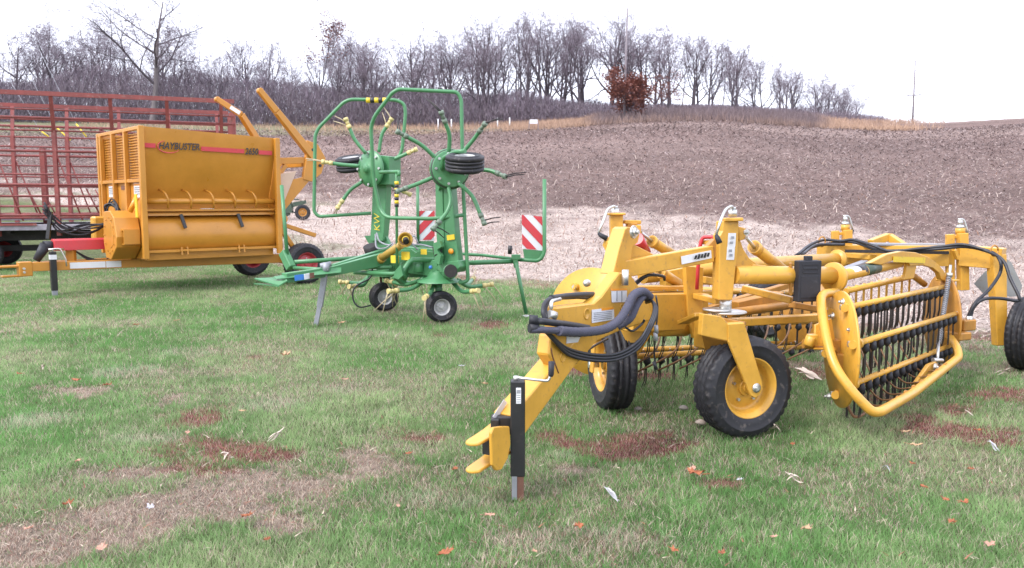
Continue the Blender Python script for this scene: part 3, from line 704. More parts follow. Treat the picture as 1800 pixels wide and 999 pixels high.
            m = MB(); m.cyl(H_(a + .13, 1.09, 1.26), H_(a + .13, 1.12, 1.26), .08, 14); m.build('lamp_lens', AMB, wl)
    # bulging far side seen past the front wall
    m = MB(); pts = [(1.2, 2.5), (1.36, 2.3), (1.40, 1.9), (1.34, 1.5), (1.2, 1.2)]
    m.plate([H_(A0 + .1, -w, z) for w, z in pts] + [H_(A0 + .1, -1.05, 1.2), H_(A0 + .1, -1.05, 2.5)], HU * .06); m.plate([H_(A0 + .1, -w, z) for w, z in pts] + [H_(A0 + .1, -w + .03, z) for w, z in pts[::-1]], HU * 1.6); m.build('discharge_hood', ORG, rt)
    # inner bed floor
    m = MB(); m.box(H_((A0 + A1) / 2, 0, 1.2), (A1 - A0 - .1, 1.6, .05), HU, HV); m.build('bed_floor', ORG, rt)
    # drawbar / chassis
    m = MB(); ZB = .50
    m.beam(H_(-4.45, .0, ZB), H_(-2.7, .30, ZB), .14, .15); m.beam(H_(-2.7, .30, ZB + .003), H_(.25, .95, ZB), .13, .17)
    m.beam(H_(-4.3, -.1, ZB), H_(-2.7, -.35, ZB), .12, .15); m.beam(H_(-2.7, -.35, ZB + .003), H_(.25, -.95, ZB), .12, .16)
    m.beam(H_(.05, -1.0, .44), H_(.05, 1.05, .44), .14, .16, up=UP)
    m.beam(H_(-2.5, -.7, .60), H_(-2.5, .8, .60), .1, .1)
    ch = m.build('chassis', ORG, rt, bev=.006)
    m = MB(); m.box(H_(-3.55, .23, ZB + .0), (.55, .006, .105), (H_(-2.7, .3, 0) - H_(-4.45, 0, 0)).normalized(), HV); m.box(H_(-3.15, .30, ZB), (.24, .008, .11), (H_(-2.7, .3, 0) - H_(-4.45, 0, 0)).normalized(), HV); m.v = m.v; m.build('decal', WHT, ch)
    m = MB(); m.box(H_(-4.47, 0, ZB - .03), (.20, .2, .24), HU, HV); m.box(H_(-4.72, 0, ZB + .02), (.36, .13, .04), HU, HV); m.box(H_(-4.66, 0, ZB - .14), (.32, .13, .035), HU, HV, (0, 0, 1))
    hh = m.build('hitch', ORG, rt, bev=.01)
    m = MB(); [m.cyl(H_(-4.5, .09, ZB + q), H_(-4.5, .13, ZB + q), .02, 8) for q in (-.02, -.08)]; m.build('bolt', ZINC, hh)
    # jack stand
    m = MB(); m.box(H_(-4.08, .19, .42), (.095, .095, .66), HU, HV); jk = m.build('jack', BLK, rt, bev=.006)
    m = MB(); m.box(H_(-4.08, .19, .06), (.08, .08, .12), HU, HV); m.build('foot', GALV, jk, bev=.004)
    m = MB(); m.box(H_(-4.08, .19, .66), (.10, .10, .08), HU, HV); m.build('jack_decal', WHT, jk)
    m = MB(); m.tube(fillet([H_(-4.08, .19, .75), H_(-4.08, .19, .80), H_(-3.97, .24, .80), H_(-3.9, .28, .62), H_(-3.9, .28, .5)], .03), .011, 8); m.cyl(H_(-4.14, .19, .79), H_(-3.9, .19, .79), .016, 8); m.build('crank', ZINC, jk)
    # driveline shield
    m = MB(); a0, a1 = -4.03, -3.2; 
    poly = [(-.13, .76), (-.11, .93), (-.07, .955), (.07, .955), (.11, .93), (.13, .76)]
    m.plate([H_(a0, w, z) for w, z in poly], HU * (a1 - a0)); sh = m.build('driveline_shield', REDP, rt, bev=.005)
    m = MB(); m.beam(H_(-3.75, 0, .56), H_(-3.75, 0, .78), .14, .10); m.build('shield_bracket', ORG, sh, bev=.004)
    m = MB(); m.tube([H_(-3.98, -.02, .86), H_(-4.16, 0.0, .84)], [.06, .09], 14); m.tube([H_(-4.13, 0, .86), H_(-4.28, -.04, .60)], [.095, .06], 14); m.build('pto_guard', PLAS, rt)
    # gearbox housing on the front
    m = MB(); poly = [(.30, 1.42), (.66, 1.44), (.86, 1.32), (.98, 1.0), (.94, .82), (.62, .60), (.34, .62), (.24, .9)]
    m.plate([H_(A0 - .40, w, z) for w, z in poly], HU * .40); hs = m.build('gear_housing', ORG, rt, bev=.01)
    m = MB(); rg = [H_(A0 - .41, .61 + .26 * math.cos(t), 1.02 + .30 * math.sin(t)) for t in np.linspace(0, 2 * PI, 25)]
    for p in rg[:-1][::2]: m.cyl(p, p - HU * .015, .014, 6)
    m.lathe([(.22, 0), (.22, .006), (.0, .006)], H_(A0 - .40, .61, 1.02), -HU, 30, smooth=False); m.build('cover_disc', ORG, hs)
    m = MB(); q = [(.88, 1.12), (1.06, 1.12), (1.06, .88), (.88, .88)]
    for (w0, z0), (w1, z1) in zip(q, q[1:] + q[:1]): m.beam(H_(A0 - .18, w0, z0), H_(A0 - .18, w1, z1), .26, .025, up=HU.cross(H_(0, w1, z1) - H_(0, w0, z0)))
    m.build('box_bracket', ORG, hs)
    m = MB(); m.beam(H_(A0 - .1, 1.10, 1.72), H_(A0 - .1, 1.12, 1.32), .05, .03); m.build('yellow_guard', DYEL, hs, bev=.01)
    m = MB(); m.cyl(H_(A0 - .15, .92, 1.42), H_(A0 - .05, .98, 1.66), .045, 12); m.build('orange_cylinder', DORG, hs)
    m = MB(); m.box(H_(A0 - .2, -.60, 1.05), (.3, .25, .55), HU, HV); m.build('side_guard', [YEL], hs, bev=.03)
    # hoses
    rn = random.Random(3)
    hb = MB(); hb.beam(H_(-4.02, -.35, .95), H_(-3.95, -.35, 1.42), .06, .04); hb.build('hose_stand', BLK, rt)
    for k in range(6):
        o1 = lambda s: V((rn.uniform(-s, s), rn.uniform(-s, s), rn.uniform(-s, s)))
        pts = [H_(-4.05, -.35, 1.42 + .03 * k) + o1(.03), H_(-3.8, -.32, 1.12) + o1(.06), H_(-3.4, -.25, 1.03 + .03 * k) + o1(.04), H_(-3.1, -.2, 1.2) + o1(.05), H_(-3.1, -.15, 1.48) + o1(.04), H_(-3.02, -.02, 1.62 - .02 * k) + o1(.03), H_(-2.98, .1, 1.45) + o1(.04), H_(-3.05, .12, 1.25) + o1(.05)]
        m = MB(); m.tube(catmull(pts, 7), .015, 7); m.build('hydraulic_hose', HOSE, rt)
    for k in range(3):
        pts = [H_(-3.7, 0, .75), H_(-3.45, .02 * k, .60 - .02 * k), H_(-3.2, .05, .57), H_(-3.0, .0, .72)]
        m = MB(); m.tube(catmull(pts, 6), .014, 6); m.build('hydraulic_hose', HOSE, rt)
    for k in range(3):
        m = MB(); c = H_(-3.08, .06 + .05 * k, 1.18 + .04 * k); m.cyl(c, c + V((0, 0, .12)), .022, 8); m.build('hose_coupler', GALV, rt)
    # rear structure: chute panel, lift arms, brace
    m = MB(); m.plate([H_(A1 + .05, 1.0, 2.10), H_(A1 + .48, 1.0, 2.18), H_(A1 + .22, 1.0, 1.62), H_(A1 + .05, 1.0, 1.60)], HV * -1.9); m.build('rear_chute', ORGL, rt, bev=.004)
    m = MB(); m.beam(H_(A1 + .05, -.9, 2.38), H_(A1 + .75, -.9, 2.38), .1, .12); m.beam(H_(A1 + .05, .9, 2.36), H_(A1 + .75, .9, 2.40), .1, .12); m.beam(H_(A1 + .72, -.9, 2.34), H_(A1 + .72, .95, 2.34), .12, .14)
    m.plate([H_(A1 + .25, .93, 1.98), H_(A1 + .75, .93, 2.10), H_(A1 + .95, .93, 2.2), H_(A1 + .10, .93, 1.3), H_(A1 + .10, .93, 1.9)], HV * .05)
    m.beam(H_(A1 + .3, .9, 2.3), H_(A1 + .12, .9, 2.05), .08, .08)
    m.build('rear_frame', ORG, rt, bev=.005)
    def arm(w, tip, brk):
        mm = MB(); pts = [H_(A1 + .98, w, 2.38), tip[1], tip[2], tip[3]]
        p0 = H_(A1 + .92, w, 2.40)
        mm.beam(p0, tip[0], .11, .17, .10, .12); mm.beam(tip[0], tip[1], .10, .12, .10, .10); mm.cyl(tip[1] - HV * .05, tip[1] + HV * .05, .055, 12)
        mm.plate([H_(A1 + .70, w - .05, 2.45), H_(A1 + .72, w - .05, 2.78), H_(A1 + .95, w - .05, 2.72), H_(A1 + 1.12, w - .05, 2.45), H_(A1 + 1.02, w - .05, 2.15), H_(A1 + .80, w - .05, 1.98), H_(A1 + .62, w - .05, 2.02)], HV * .10)
        ob = mm.build('lift_arm', ORG, rt, bev=.008)
        mm = MB()
        for (a, z) in ((.82, 2.60), (.98, 2.3)): mm = MB(); mm.cyl(H_(A1 + a, w + .05, z), H_(A1 + a, w + .08, z), .03, 8); mm.build('pivot_bolt', BLK, ob)
        pass; return ob
    Yn = H_(A1 + .9, .95, 0).y
    arm(.95, [P(486, 196, Yn - .7), P(457, 160, Yn - .9), None, None], 1)
    Yf = H_(A1 + .9, -.95, 0).y
    a2 = arm(-.95, [P(424, 202, Yf - .8), P(382, 175, Yf - 1.0), None, None], 1)
    m = MB(); c0, c1 = P(424, 202, Yf - .8), P(382, 175, Yf - 1.0); dd = (c1 - c0); m.beam(c0 + dd * .1 + HV * .054, c0 + dd * .5 + HV * .054, .006, .08, up=HV.cross(dd)); m.build('decal', WHT, a2)
    for s in (1, -1):
        m = MB(); m.beam(H_(A1 + .02, s * .95, 1.25), H_(A1 + .45, s * .95, .62), .08, .08); m.build('rear_leg', ORG, rt, bev=.005)
        m = MB(); m.beam(H_(A1 + .10, s * .8, 1.20), H_(A1 + .95, s * .8, .92), .09, .08); m.build('rear_brace', ORG, rt, bev=.005)
    make_wheel(rt, V((H_(.05, 1.2, 0).x, H_(.05, 1.2, 0).y, .40)), HV, .40, .27, .215, RRIM, tread='road', dish=.2)
    make_wheel(rt, V((H_(.05, -1.2, 0).x, H_(.05, -1.2, 0).y, .40)), -HV, .40, .27, .215, RRIM, tread='road', dish=.2)
bale_processor()

# ------------------------------------------------------------------ red rack wagon
def rack_wagon():
    O = V((-11.55, 18.95, 0)); U = V((.93, .37, 0)).normalized(); W_ = V((-U.y, U.x, 0)); Wd = 2.35
    Q = lambda a, w, z: O + U * a + W_ * w + V((0, 0, z))
    rt = thing('bale_wagon', 'faded red steel bale-rack wagon with open barred sides, cut off by the left edge', 'wagon', Q(0, 1.2, 0))
    A0, A1, Z0, Z1 = -4.2, 5.0, 1.05, 4.03
    m = MB(); m.box(Q((A0 + 3.1) / 2, Wd / 2, Z0 - .05), (3.1 - A0, Wd + .35, .13), U, W_); m.box(Q((A0 + A1) / 2, Wd / 2, Z0 + .13), (A1 - A0 - 1.2, Wd - .5, .05), U, W_)
    m.build('deck', DECK, rt, bev=.004)
    m = MB(); m.beam(Q(A0, .55, .82), Q(A1, .55, .82), .12, .28); m.beam(Q(A0, 1.8, .82), Q(A1, 1.8, .82), .12, .28)
    for a in (-3.5, -2.4, -1.2, 0, 1.2, 2.4, 3.6, 4.7): m.beam(Q(a, -.05, .93), Q(a, Wd + .05, .93), .09, .12)
    m.beam(Q(-2, .9, .48), Q(5.5, 1.1, .48), .14, .14); m.beam(Q(-.5, .1, .42), Q(-.5, 2.3, .42), .14, .14); m.beam(Q(-3.9, .1, .42), Q(-3.9, 2.3, .42), .14, .14)
    m.build('undercarriage', DARK, rt)
    r_ = random.Random(4)
    rows = [1.28, 1.48, 1.72, 1.98, 2.22, 2.50, 2.75, 2.98, 3.22, 3.50, 3.68]
    for w, nm in ((0, 'near_side_rack'), (Wd, 'far_side_rack')):
        s = 1 if w == 0 else -1; m = MB()
        m.beam(Q(A0, w - s * .25, Z1), Q(A1, w - s * .25, Z1), .09, .10)
        for i, z in enumerate(rows):
            if w == 0 and i in (5, 7): continue
            off = -.25 * s * max(0, (z - 3.2) / .8)
            m.tube([Q(A0, w + off, z), Q(A1, w + off, z)], .022 if i % 3 else .032, 7)
        a = A0 + .35; i = 0
        posts = []
        while a < A1 + .01:
            m.beam(Q(a, w, Z0 - .25), Q(a, w, 3.25), .09, .07); m.beam(Q(a, w, 3.2), Q(a, w - s * .25, Z1), .08, .07); posts.append(a); a += 1.22; i += 1
        sd = m.build(nm, WRED, rt)
        for a in posts[::1]:
            m = MB(); m.tube([Q(a + .05, w, 2.6), Q(a + .50, w, Z0 + .1)], .02, 6); m.tube([Q(a + .6, w + s * .06, 1.9), Q(a + .92, w + s * .06, Z0 + .1)], .02, 6); m.build('brace', WRED, sd)
    m = MB()
    for a in (A1,):
        for z in rows[::2] + [Z1 - .3]: m.tube([Q(a, 0, z), Q(a, Wd, z)], .025, 6)
        for k in range(4): m.beam(Q(a, Wd * k / 3, Z0), Q(a, Wd * k / 3, Z1 - .1), .06, .06)
    m.build('end_rack', WRED, rt)
    for a in (2.0, 2.45):          # inner upright frame between the two bays
        m = MB()
        for w in np.linspace(.2, Wd - .2, 5): m.beam(Q(a, w, Z0), Q(a, w, 3.3), .06, .06)
        for z in (1.5, 1.9, 2.3, 2.7, 3.0, 3.3): m.tube([Q(a, 0, z), Q(a, Wd, z)], .022, 6)
        m.build('divider_rack', WRED, rt)
    for a, w in ((2.05, -.02), (3.25, .1)):
        m = MB(); m.plate([Q(a, w, 2.55), Q(a + .14, w, 2.55), Q(a + .80, w, Z0 + .02), Q(a + .03, w, Z0 + .02)], W_ * .05); m.build('gusset', WRED, rt)
    for k in range(3):
        m = MB(); a = -1.4 + k * 1.05; m.beam(Q(a, .6, Z0), Q(a, .6, 2.85), .11, .11); m.build('inner_post', WRED, rt)
    m = MB(); m.tube([Q(A0, -.02, Z0 + .17), Q(2.6, -.02, Z0 + .17)], .03, 6); m.beam(Q(A0, -.2, Z0 + .02), Q(.6, -.2, Z0 + .02), .04, .05); m.build('deck_rail', WRED, rt)
    for a, w in ((-.52, .02), (-3.9, .02), (-.5, 2.35), (-3.9, 2.35)):
        c = Q(a, w, .39); make_wheel(rt, c, -W_ if w < 1 else W_, .39, .24, .19, RRIM, tread='road')
    return rt
rack_wagon()

# ------------------------------------------------------------------ small old implement standing in the stubble
def cart():
    d = 33.0; k = FOC / d; c = P(532, 374, d); g = float(hgt(c.x, d)); rt = thing('old_implement', 'small dark green implement with yellow-rimmed wheel standing in the stubble behind the orange machine', 'implement', (c.x - .4, d, g))
    make_wheel(rt, V((c.x, d, g + .31)), V((.25, -.97, 0)), .31, .16, .16, YELR, tread='road')
    make_wheel(rt, V((c.x - 1.5, d + .5, g + .31)), V((.25, -.97, 0)), .31, .16, .16, YELR, tread='road')
    m = MB(); m.beam(P(490, 366, d), P(514, 362, d), .22, .16); m.beam(P(505, 365, d), P(538, 356, d), .12, .09); m.beam(P(500, 372, d), P(506, 380, d), .16, .26); m.beam(P(514, 358, d), P(538, 354, d), .07, .08); m.box(P(508, 367, d), (.28, .3, .34)); m.build('frame', GRNJ, rt)
    m = MB(); m.tube([P(514, 372, d), P(520, 375, d), P(534, 366, d)], .03, 6); m.build('axle_arm', GRNJ, rt)
    m = MB(); m.cyl(P(509, 359, d), P(509, 350, d), .09, 8); m.tube([P(500, 350, d), P(526, 351, d)], .025, 6); m.cyl(P(534, 357, d), P(534, 353, d), .07, 8); m.build('lever', GRNJ, rt)
cart()
# ------------------------------------------------------------------ green hay tedder
def tedder():
    rt = thing('hay_tedder', 'green hay tedder with two outer rotors folded upright inside tube hoops', 'hay tedder', V((-1.4, 11.4, 0)))
    def TB(name, pts, r, mat=GRN, parent=None, fl=.06, n=9):
        m = MB(); m.tube(fillet(pts, fl), r * .86, n); return m.build(name, mat, parent or rt)
    S = lambda L: [P(*q) for q in L]
    # drawbar
    m = MB()
    m.beam(P(705, 448, 11.5), P(578, 478, 10.75), .10, .19, .09, .12); m.beam(P(700, 436, 11.8), P(585, 470, 10.85), .08, .10, .07, .08)
    m.beam(P(580, 477, 10.76), P(500, 489, 10.25), .10, .12, .12, .12); m.plate([P(600, 466, 10.9), P(480, 488, 10.15), P(487, 492, 10.1), P(600, 480, 10.7)], (0, 0, .012))
    db = m.build('drawbar', GRN, rt, bev=.004)
    m = MB(); m.plate([P(447, 489, 10.1), P(500, 487, 10.3), P(505, 493, 10.1), P(490, 502, 10.05)], (0, 0, -.015)); m.plate([P(446, 498, 10.1), P(485, 499, 10.2), P(490, 503, 10.05)], (0, 0, -.012)); m.build('hitch_plate', GRN, db)
    m = MB(); m.beam(P(518, 489, 10.20), P(534, 487, 10.27), .008, .07); m.build('blue_decal', DBLU, db)
    m = MB(); m.beam(P(535, 487, 10.25), P(544, 485, 10.32), .008, .07); m.build('white_decal', WHT, db)
    m = MB(); m.beam(P(545, 485, 10.30), P(552, 484, 10.36), .008, .07); m.build('dark_decal', RUST, db)
    # grey stand
    m = MB(); m.beam(P(573, 470, 10.68), P(562, 540, 10.66), .075, .06); sd = m.build('support_leg', GALV, rt, bev=.006)
    m = MB(); m.beam(P(562.5, 536, 10.66), P(555, 573, 10.64), .055, .05); m.build('leg_extension', GALV, sd)
    m = MB(); m.tube([P(563, 468, 10.65), P(582, 464, 10.7)], .035, 8); m.cyl(P(573, 478, 10.63), P(573, 462, 10.65), .045, 10); m.build('leg_clamp', GALV, sd)
    # centre frame
    m = MB()
    m.beam(P(690, 462, 11.4), P(775, 472, 10.95), .16, .22); m.beam(P(640, 458, 11.9), P(770, 446, 11.5), .14, .13); m.beam(P(655, 436, 12.1), P(790, 448, 11.3), .12, .12)
    m.beam(P(650, 480, 11.9), P(770, 482, 11.0), .10, .10); m.pxplate([(690, 440), (722, 438), (735, 447), (700, 470), (660, 476)], P(700, 450, 11.3), (.9, -.43), .03)
    m.pxplate([(728, 446), (740, 440), (770, 445), (775, 470), (745, 478), (720, 470)], P(745, 455, 11.1), (.9, -.43), .03)
    m.beam(P(665, 445, 12.0), P(640, 470, 11.7), .1, .1); m.beam(P(715, 466, 11.2), P(700, 495, 11.1), .10, .16)
    m.cyl(P(735, 462, 11.0), P(735, 478, 11.0), .07, 12); m.beam(P(706, 470, 11.15), P(722, 455, 11.1), .06, .08)
    fr = m.build('centre_frame', GRN, rt, bev=.005)
    for x, y, w, h in ((694, 456, .12, .10), (713, 450, .13, .11), (745, 443, .09, .07)):
        m = MB(); m.box(P(x, y, 10.95), (w, .01, h), V((.9, -.43, 0)).normalized(), V((.43, .9, 0)).normalized()); m.build('yellow_decal', DYEL, fr)
    m = MB(); m.lathe([(.025, 0), (.0, .012)], P(757, 470, 10.85), (0, -1, 0), 16); m.lathe([(.025, 0), (.025, .012), (0, .012)], P(757, 470, 10.85), (0, -1, 0), 16); m.build('blue_decal', DBLU, fr)
    TB('side_tube', S([(778, 457, 11.0), (722, 457, 10.9), (706, 480, 10.8), (712, 490, 10.9)]), .04, parent=fr)
    TB('side_tube', S([(623, 479, 11.2), (695, 482, 10.9), (712, 470, 10.85)]), .035, parent=fr)
    TB('side_tube', S([(600, 473, 11.2), (650, 470, 11.3), (690, 470, 11.2)]), .03, parent=fr)
    m = MB(); m.pxplate([(693, 478), (704, 465), (708, 485), (700, 492), (692, 488)], P(700, 478, 10.75), (.9, -.43), .05); m.build('arm_bracket', GRN, fr, bev=.004)
    # tilt post with warning tape
    TB('hose_post', S([(698, 478, 10.9), (697, 318, 10.95), (697, 303, 11.0)]), .022)
    TB('post_arm', S([(668, 303, 11.2), (702, 302, 10.95), (701, 310, 10.95)]), .028)
    m = MB()
    for k in range(8): a = P(697.3, 319 + k * 5.6, 10.94); b = P(697.3, 324.7 + k * 5.6, 10.94); m.cyl(a, b, .029, 10, mat=k % 2)
    m.build('warning_tape', [DYEL, DBLK], rt)
    # PTO
    m = MB(); m.tube(S([(706, 430, 10.9), (672, 453, 11.2)]), [.055, .05], 14); m.cyl(P(672, 453, 11.2), P(668, 457, 11.25), .065, 14); pt = m.build('pto_shaft', paint('ochre_tube', (.42, .27, .05), .45), rt)
    ax = (P(712, 421, 10.8) - P(706, 430, 10.9)).normalized(); ax = V((.25, -.9, .15)).normalized()
    m = MB(); m.lathe([(.055, -.10), (.095, -.02), (.10, .03), (.085, .03), (.07, -.02), (.03, -.06)], P(712, 422, 10.8), ax, 24); m.build('guard_cone', paint('ochre_plastic', (.45, .27, .04), .45), pt)
    m = MB(); m.cyl(P(712, 422, 10.8), P(712, 422, 10.8) + ax * .06, .045, 12); m.build('yoke', DYEL, pt); m = MB(); m.cyl(P(712, 422, 10.8) + ax * .05, P(712, 427, 10.8) + ax * .1, .04, 12); m.build('coupler', DARK, pt)
    # uprights
    def upright(poly, O, d, letters=None):
        m = MB(); m.pxplate(poly, O, d, .13); return m.build('upright', GRN, rt, bev=.006)
    dv = (.88, -.47)
    u1 = upright([(765, 322), (793, 322), (799, 400), (806, 462), (770, 464), (766, 400)], P(785, 400, 10.75), dv)
    m = MB(); m.pxplate([(776, 322), (777, 322), (782, 462), (781, 462)], P(785, 400, 10.73), dv, .02); m.build('seam', GRN, u1)
    m = MB(); m.pxplate([(785, 414), (798, 412), (799, 421), (786, 423)], P(785, 400, 10.73), dv, .008); m.build('yellow_decal', DYEL, u1)
    c = PP(793, 442, P(785, 400, 10.72), dv); m = MB(); m.lathe([(.036, 0), (.036, .012), (0, .012)], c, (-.47, -.88, 0), 18); m.build('round_reflector', DORG, u1)
    u2 = upright([(655, 322), (679, 322), (677, 380), (673, 424), (650, 424), (653, 380)], P(665, 370, 11.9), dv)
    m = MB(); c = PP(663, 390, P(665, 370, 11.87), dv); put_text(m, 'KW', c, (0, 0, 1), V((-dv[0], -dv[1], 0)), .15, -.002, .15, .25); m.build('lettering', DYEL, u2)
    # gear heads below
    m = MB(); m.pxplate([(772, 462), (806, 458), (809, 470), (800, 480), (775, 480), (766, 472)], P(785, 470, 10.72), dv, .25); m.cyl(P(792, 478, 10.7), P(784, 472, 11.0), .10, 16); gh = m.build('gear_head', GRN, rt, bev=.01)
    m = MB(); c = P(792, 477, 10.62); m.cyl(c, c + V((0, .12, 0)), .085, 16); m.build('gear_bore', DARK, gh)
    m = MB(); m.cyl(P(650, 432, 11.75), P(655, 448, 11.8), .10, 14); m.build('joint_boot', DARK, rt)
    m = MB(); m.cyl(P(771, 452, 10.7), P(768, 436, 10.8), .06, 12); m.build('joint_boot', DARK, rt)
    m = MB(); m.pxplate([(761, 428), (772, 424), (776, 434), (768, 440), (775, 450), (772, 466), (764, 462)], P(768, 440, 10.66), dv, .08); m.build('hinge_bracket', GRN, rt, bev=.004)
    m = MB(); m.pxplate([(640, 415), (676, 412), (690, 440), (660, 450)], P(660, 430, 12.0), dv, .06); m.build('hinge_bracket', GRN, rt, bev=.004)
    for pts in ([(662, 410, 11.7), (668, 425, 11.5), (690, 432, 11.3), (735, 430, 11.2), (760, 435, 11.0)], [(660, 412, 11.7), (662, 435, 11.5), (678, 436, 11.3), (690, 428, 11.2)], [(735, 428, 11.2), (728, 415, 11.2), (722, 425, 11.2), (735, 440, 11.2)]):
        m = MB(); m.tube(catmull(S(pts), 6), .012, 6); m.build('hydraulic_hose', GALV, rt)
    # hoops
    HN, HF = 10.75, 11.9
    TB('guard_hoop', S([(806, 497, HN), (823, 495, HN), (814, 330, HN), (811, 175, HN), (804, 162, HN), (700, 157, HN), (690, 163, HN), (658, 205, HN + .1), (652, 224, HN + .15), (657, 320, HN + .2), (668, 370, HN + .2), (680, 383, HN + .1), (762, 385, HN), (816, 378, HN)]), .029, fl=.14, n=10)
    hp = TB('guard_hoop', S([(652, 375, HF), (560, 381, HF), (552, 372, HF), (554, 238, HF), (560, 225, HF), (604, 180, HF), (616, 175, HF), (697, 176, HF), (711, 183, HF), (713, 200, HF), (707, 262, HF), (702, 276, HF), (680, 283, HF)]), .029, fl=.14, n=10)
    m = MB()
    for k in range(5): m.cyl(P(644 + k * 7.2, 176.6, HF), P(651.2 + k * 7.2, 176.7, HF), .038, 10, mat=k % 2)
    m.build('warning_tape', [DYEL, DBLK], hp)
    m = MB()
    GRNG = paint('worn_green_grey', (.16, .22, .16), .5, .3, (.35, .33, .28), .5, scale=25)
    def joint(tip, back, mat, parent, tines, tm):
        d = (tip - back).normalized(); m = MB(); m.cyl(tip - d * .02, tip + d * .035, .034, 10); m.cyl(tip + d * .02, tip + d * .12, .026, 10); m.cyl(tip + d * .095, tip + d * .14, .035, 10); j = m.build('tine_holder', mat, parent)
        for (tx, ty, ddy, of) in tines:
            m = MB(); s = tip + d * of; m.tube([s, s.lerp(P(tx, ty, tip.y + ddy), .5) + V((0, 0, .01)), P(tx, ty, tip.y + ddy)], [.010, .008, .006], 5); m.build('tine', tm, j)
    GJ = GRN
    m = MB(); cR = P(792, 297, 10.45); aR = V((.28, -.955, .05)).normalized(); m.lathe([(0, .075), (.06, .07), (.07, .03), (.225, .015), (.235, .0), (.22, -.03)], cR, aR, 40, smooth=False); m.lathe([(.25, -.03), (.26, -.05), (.22, -.09), (.12, -.12), (.0, -.13)], cR, aR, 40); 
    m.beam(cR - aR * .10, P(780, 326, 10.85), .16, .16); rr_ = m.build('rotor', GRN, rt)
    m = MB(); m.lathe([(.252, -.045), (.25, -.02), (.2, -.03)], cR, aR, 40); m.build('rotor_dark_rim', GRNJ, rr_)  # dark green ring behind the rotor disc
    m = MB(); _, s1, s2 = frame_of(aR)
    for k in range(9): a = k * 2 * PI / 9; c = cR + aR * .02 + (s1 * math.cos(a) + s2 * math.sin(a)) * .19; m = MB(); m.cyl(c, c + aR * .02, .017, 8); m.build('bolt', ZINC, rr_)
    TB('wheel_bracket', [cR + aR * .08 + V((-.12, 0, -.02)), cR + aR * .12 + V((-.12, 0, .12)), P(800, 267, 10.1), P(818, 266, 10.0)], .03, parent=rr_, fl=.05)
    TB('wheel_stub', [cR + aR * .05, P(806, 300, 10.1), P(818, 300, 10.0)], .045, parent=rr_, fl=.05)
    arms = [([(789, 268), (790, 238), (782, 214)], [(742, 168, .2, .1), (752, 175, .1, .14)]), ([(812, 270), (832, 246), (843, 231)], [(880, 207, 0, .1), (885, 210, .1, .14)]), ([(768, 280), (742, 256), (714, 240)], [(700, 212, .1, .08), (699, 208, .1, .12)]), ([(766, 310), (738, 322), (714, 331)], [(692, 330, .3, .05), (690, 335, .3, .1)]),
            ([(835, 298), (860, 300), (874, 305)], [(925, 303, 0, .1), (922, 307, 0, .14)]), ([(806, 322), (830, 345), (845, 378)], [(880, 382, 0, .08), (878, 390, 0, .13)]), ([(788, 328), (792, 352), (786, 372), (772, 390)], [(790, 412, .1, .08), (780, 418, .1, .13)])]
    for ap, tn in arms:
        pts = [P(x, y, 10.45 - .06 * i) for i, (x, y) in enumerate(ap)]; sm = catmull(pts, 6); m = MB(); m.tube(sm, .026, 9); ar = m.build('rotor_arm', GRN, rr_)
        joint(sm[-1], sm[-3], GRNG, ar, tn, WIRE)
    m = MB(); cL = P(650, 297, 11.75); aL = V((-.62, -.78, 0)).normalized(); m.lathe([(0, .10), (.05, .095), (.06, .05), (.13, .04), (.255, .0), (.262, -.03), (.24, -.04), (0, -.05)], cL, aL, 40); m.pxplate([(655, 272), (684, 275), (684, 325), (657, 325)], P(668, 297, 11.75), dv, .28); lr = m.build('rotor', GRN, rt, bev=.006)
    m = MB(); _, s1, s2 = frame_of(aL)
    for k in range(8): a = k * 2 * PI / 8; c = cL + aL * .02 + (s1 * math.cos(a) + s2 * math.sin(a)) * .22; m = MB(); m.cyl(c, c + aL * .02, .018, 8); m.build('bolt', ZINC, lr)
    armsL = [([(643, 270), (624, 246), (614, 224)], [(588, 204, 0, .05), (586, 213, 0, .0)], 11.7), ([(666, 268), (671, 238), (680, 222)], [(672, 186, .1, .12), (672, 198, .1, .0)], 11.9), ([(632, 292), (605, 290), (583, 287)], [(538, 279, 0, .08), (540, 282, 0, .12)], 11.6), ([(636, 320), (616, 334), (602, 353)], [(590, 380, .4, .1), (586, 378, .4, .1)], 11.8), ([(682, 284), (700, 277), (718, 269)], [(720, 262, .4, .1)], 11.8), ([(678, 318), (696, 330), (708, 336)], [(700, 332, .4, .1)], 12.1)]
    for ap, tn, yy in armsL:
        pts = [P(x, y, yy) for x, y in ap]; sm = catmull(pts, 6); m = MB(); m.tube(sm, .026, 9); ar = m.build('rotor_arm', GRN, lr); joint(sm[-1], sm[-3], CREAM, ar, tn, WIRET)
    make_wheel(rt, P(817, 287, 10.0), V((.02, -.20, .98)), .24, .20, .12, RIMG, tread='rib', dish=.3)
    make_wheel(rt, P(618, 288, 12.2), V((-.1, -.20, .97)), .235, .20, .12, RIMG, tread='rib', dish=.3)
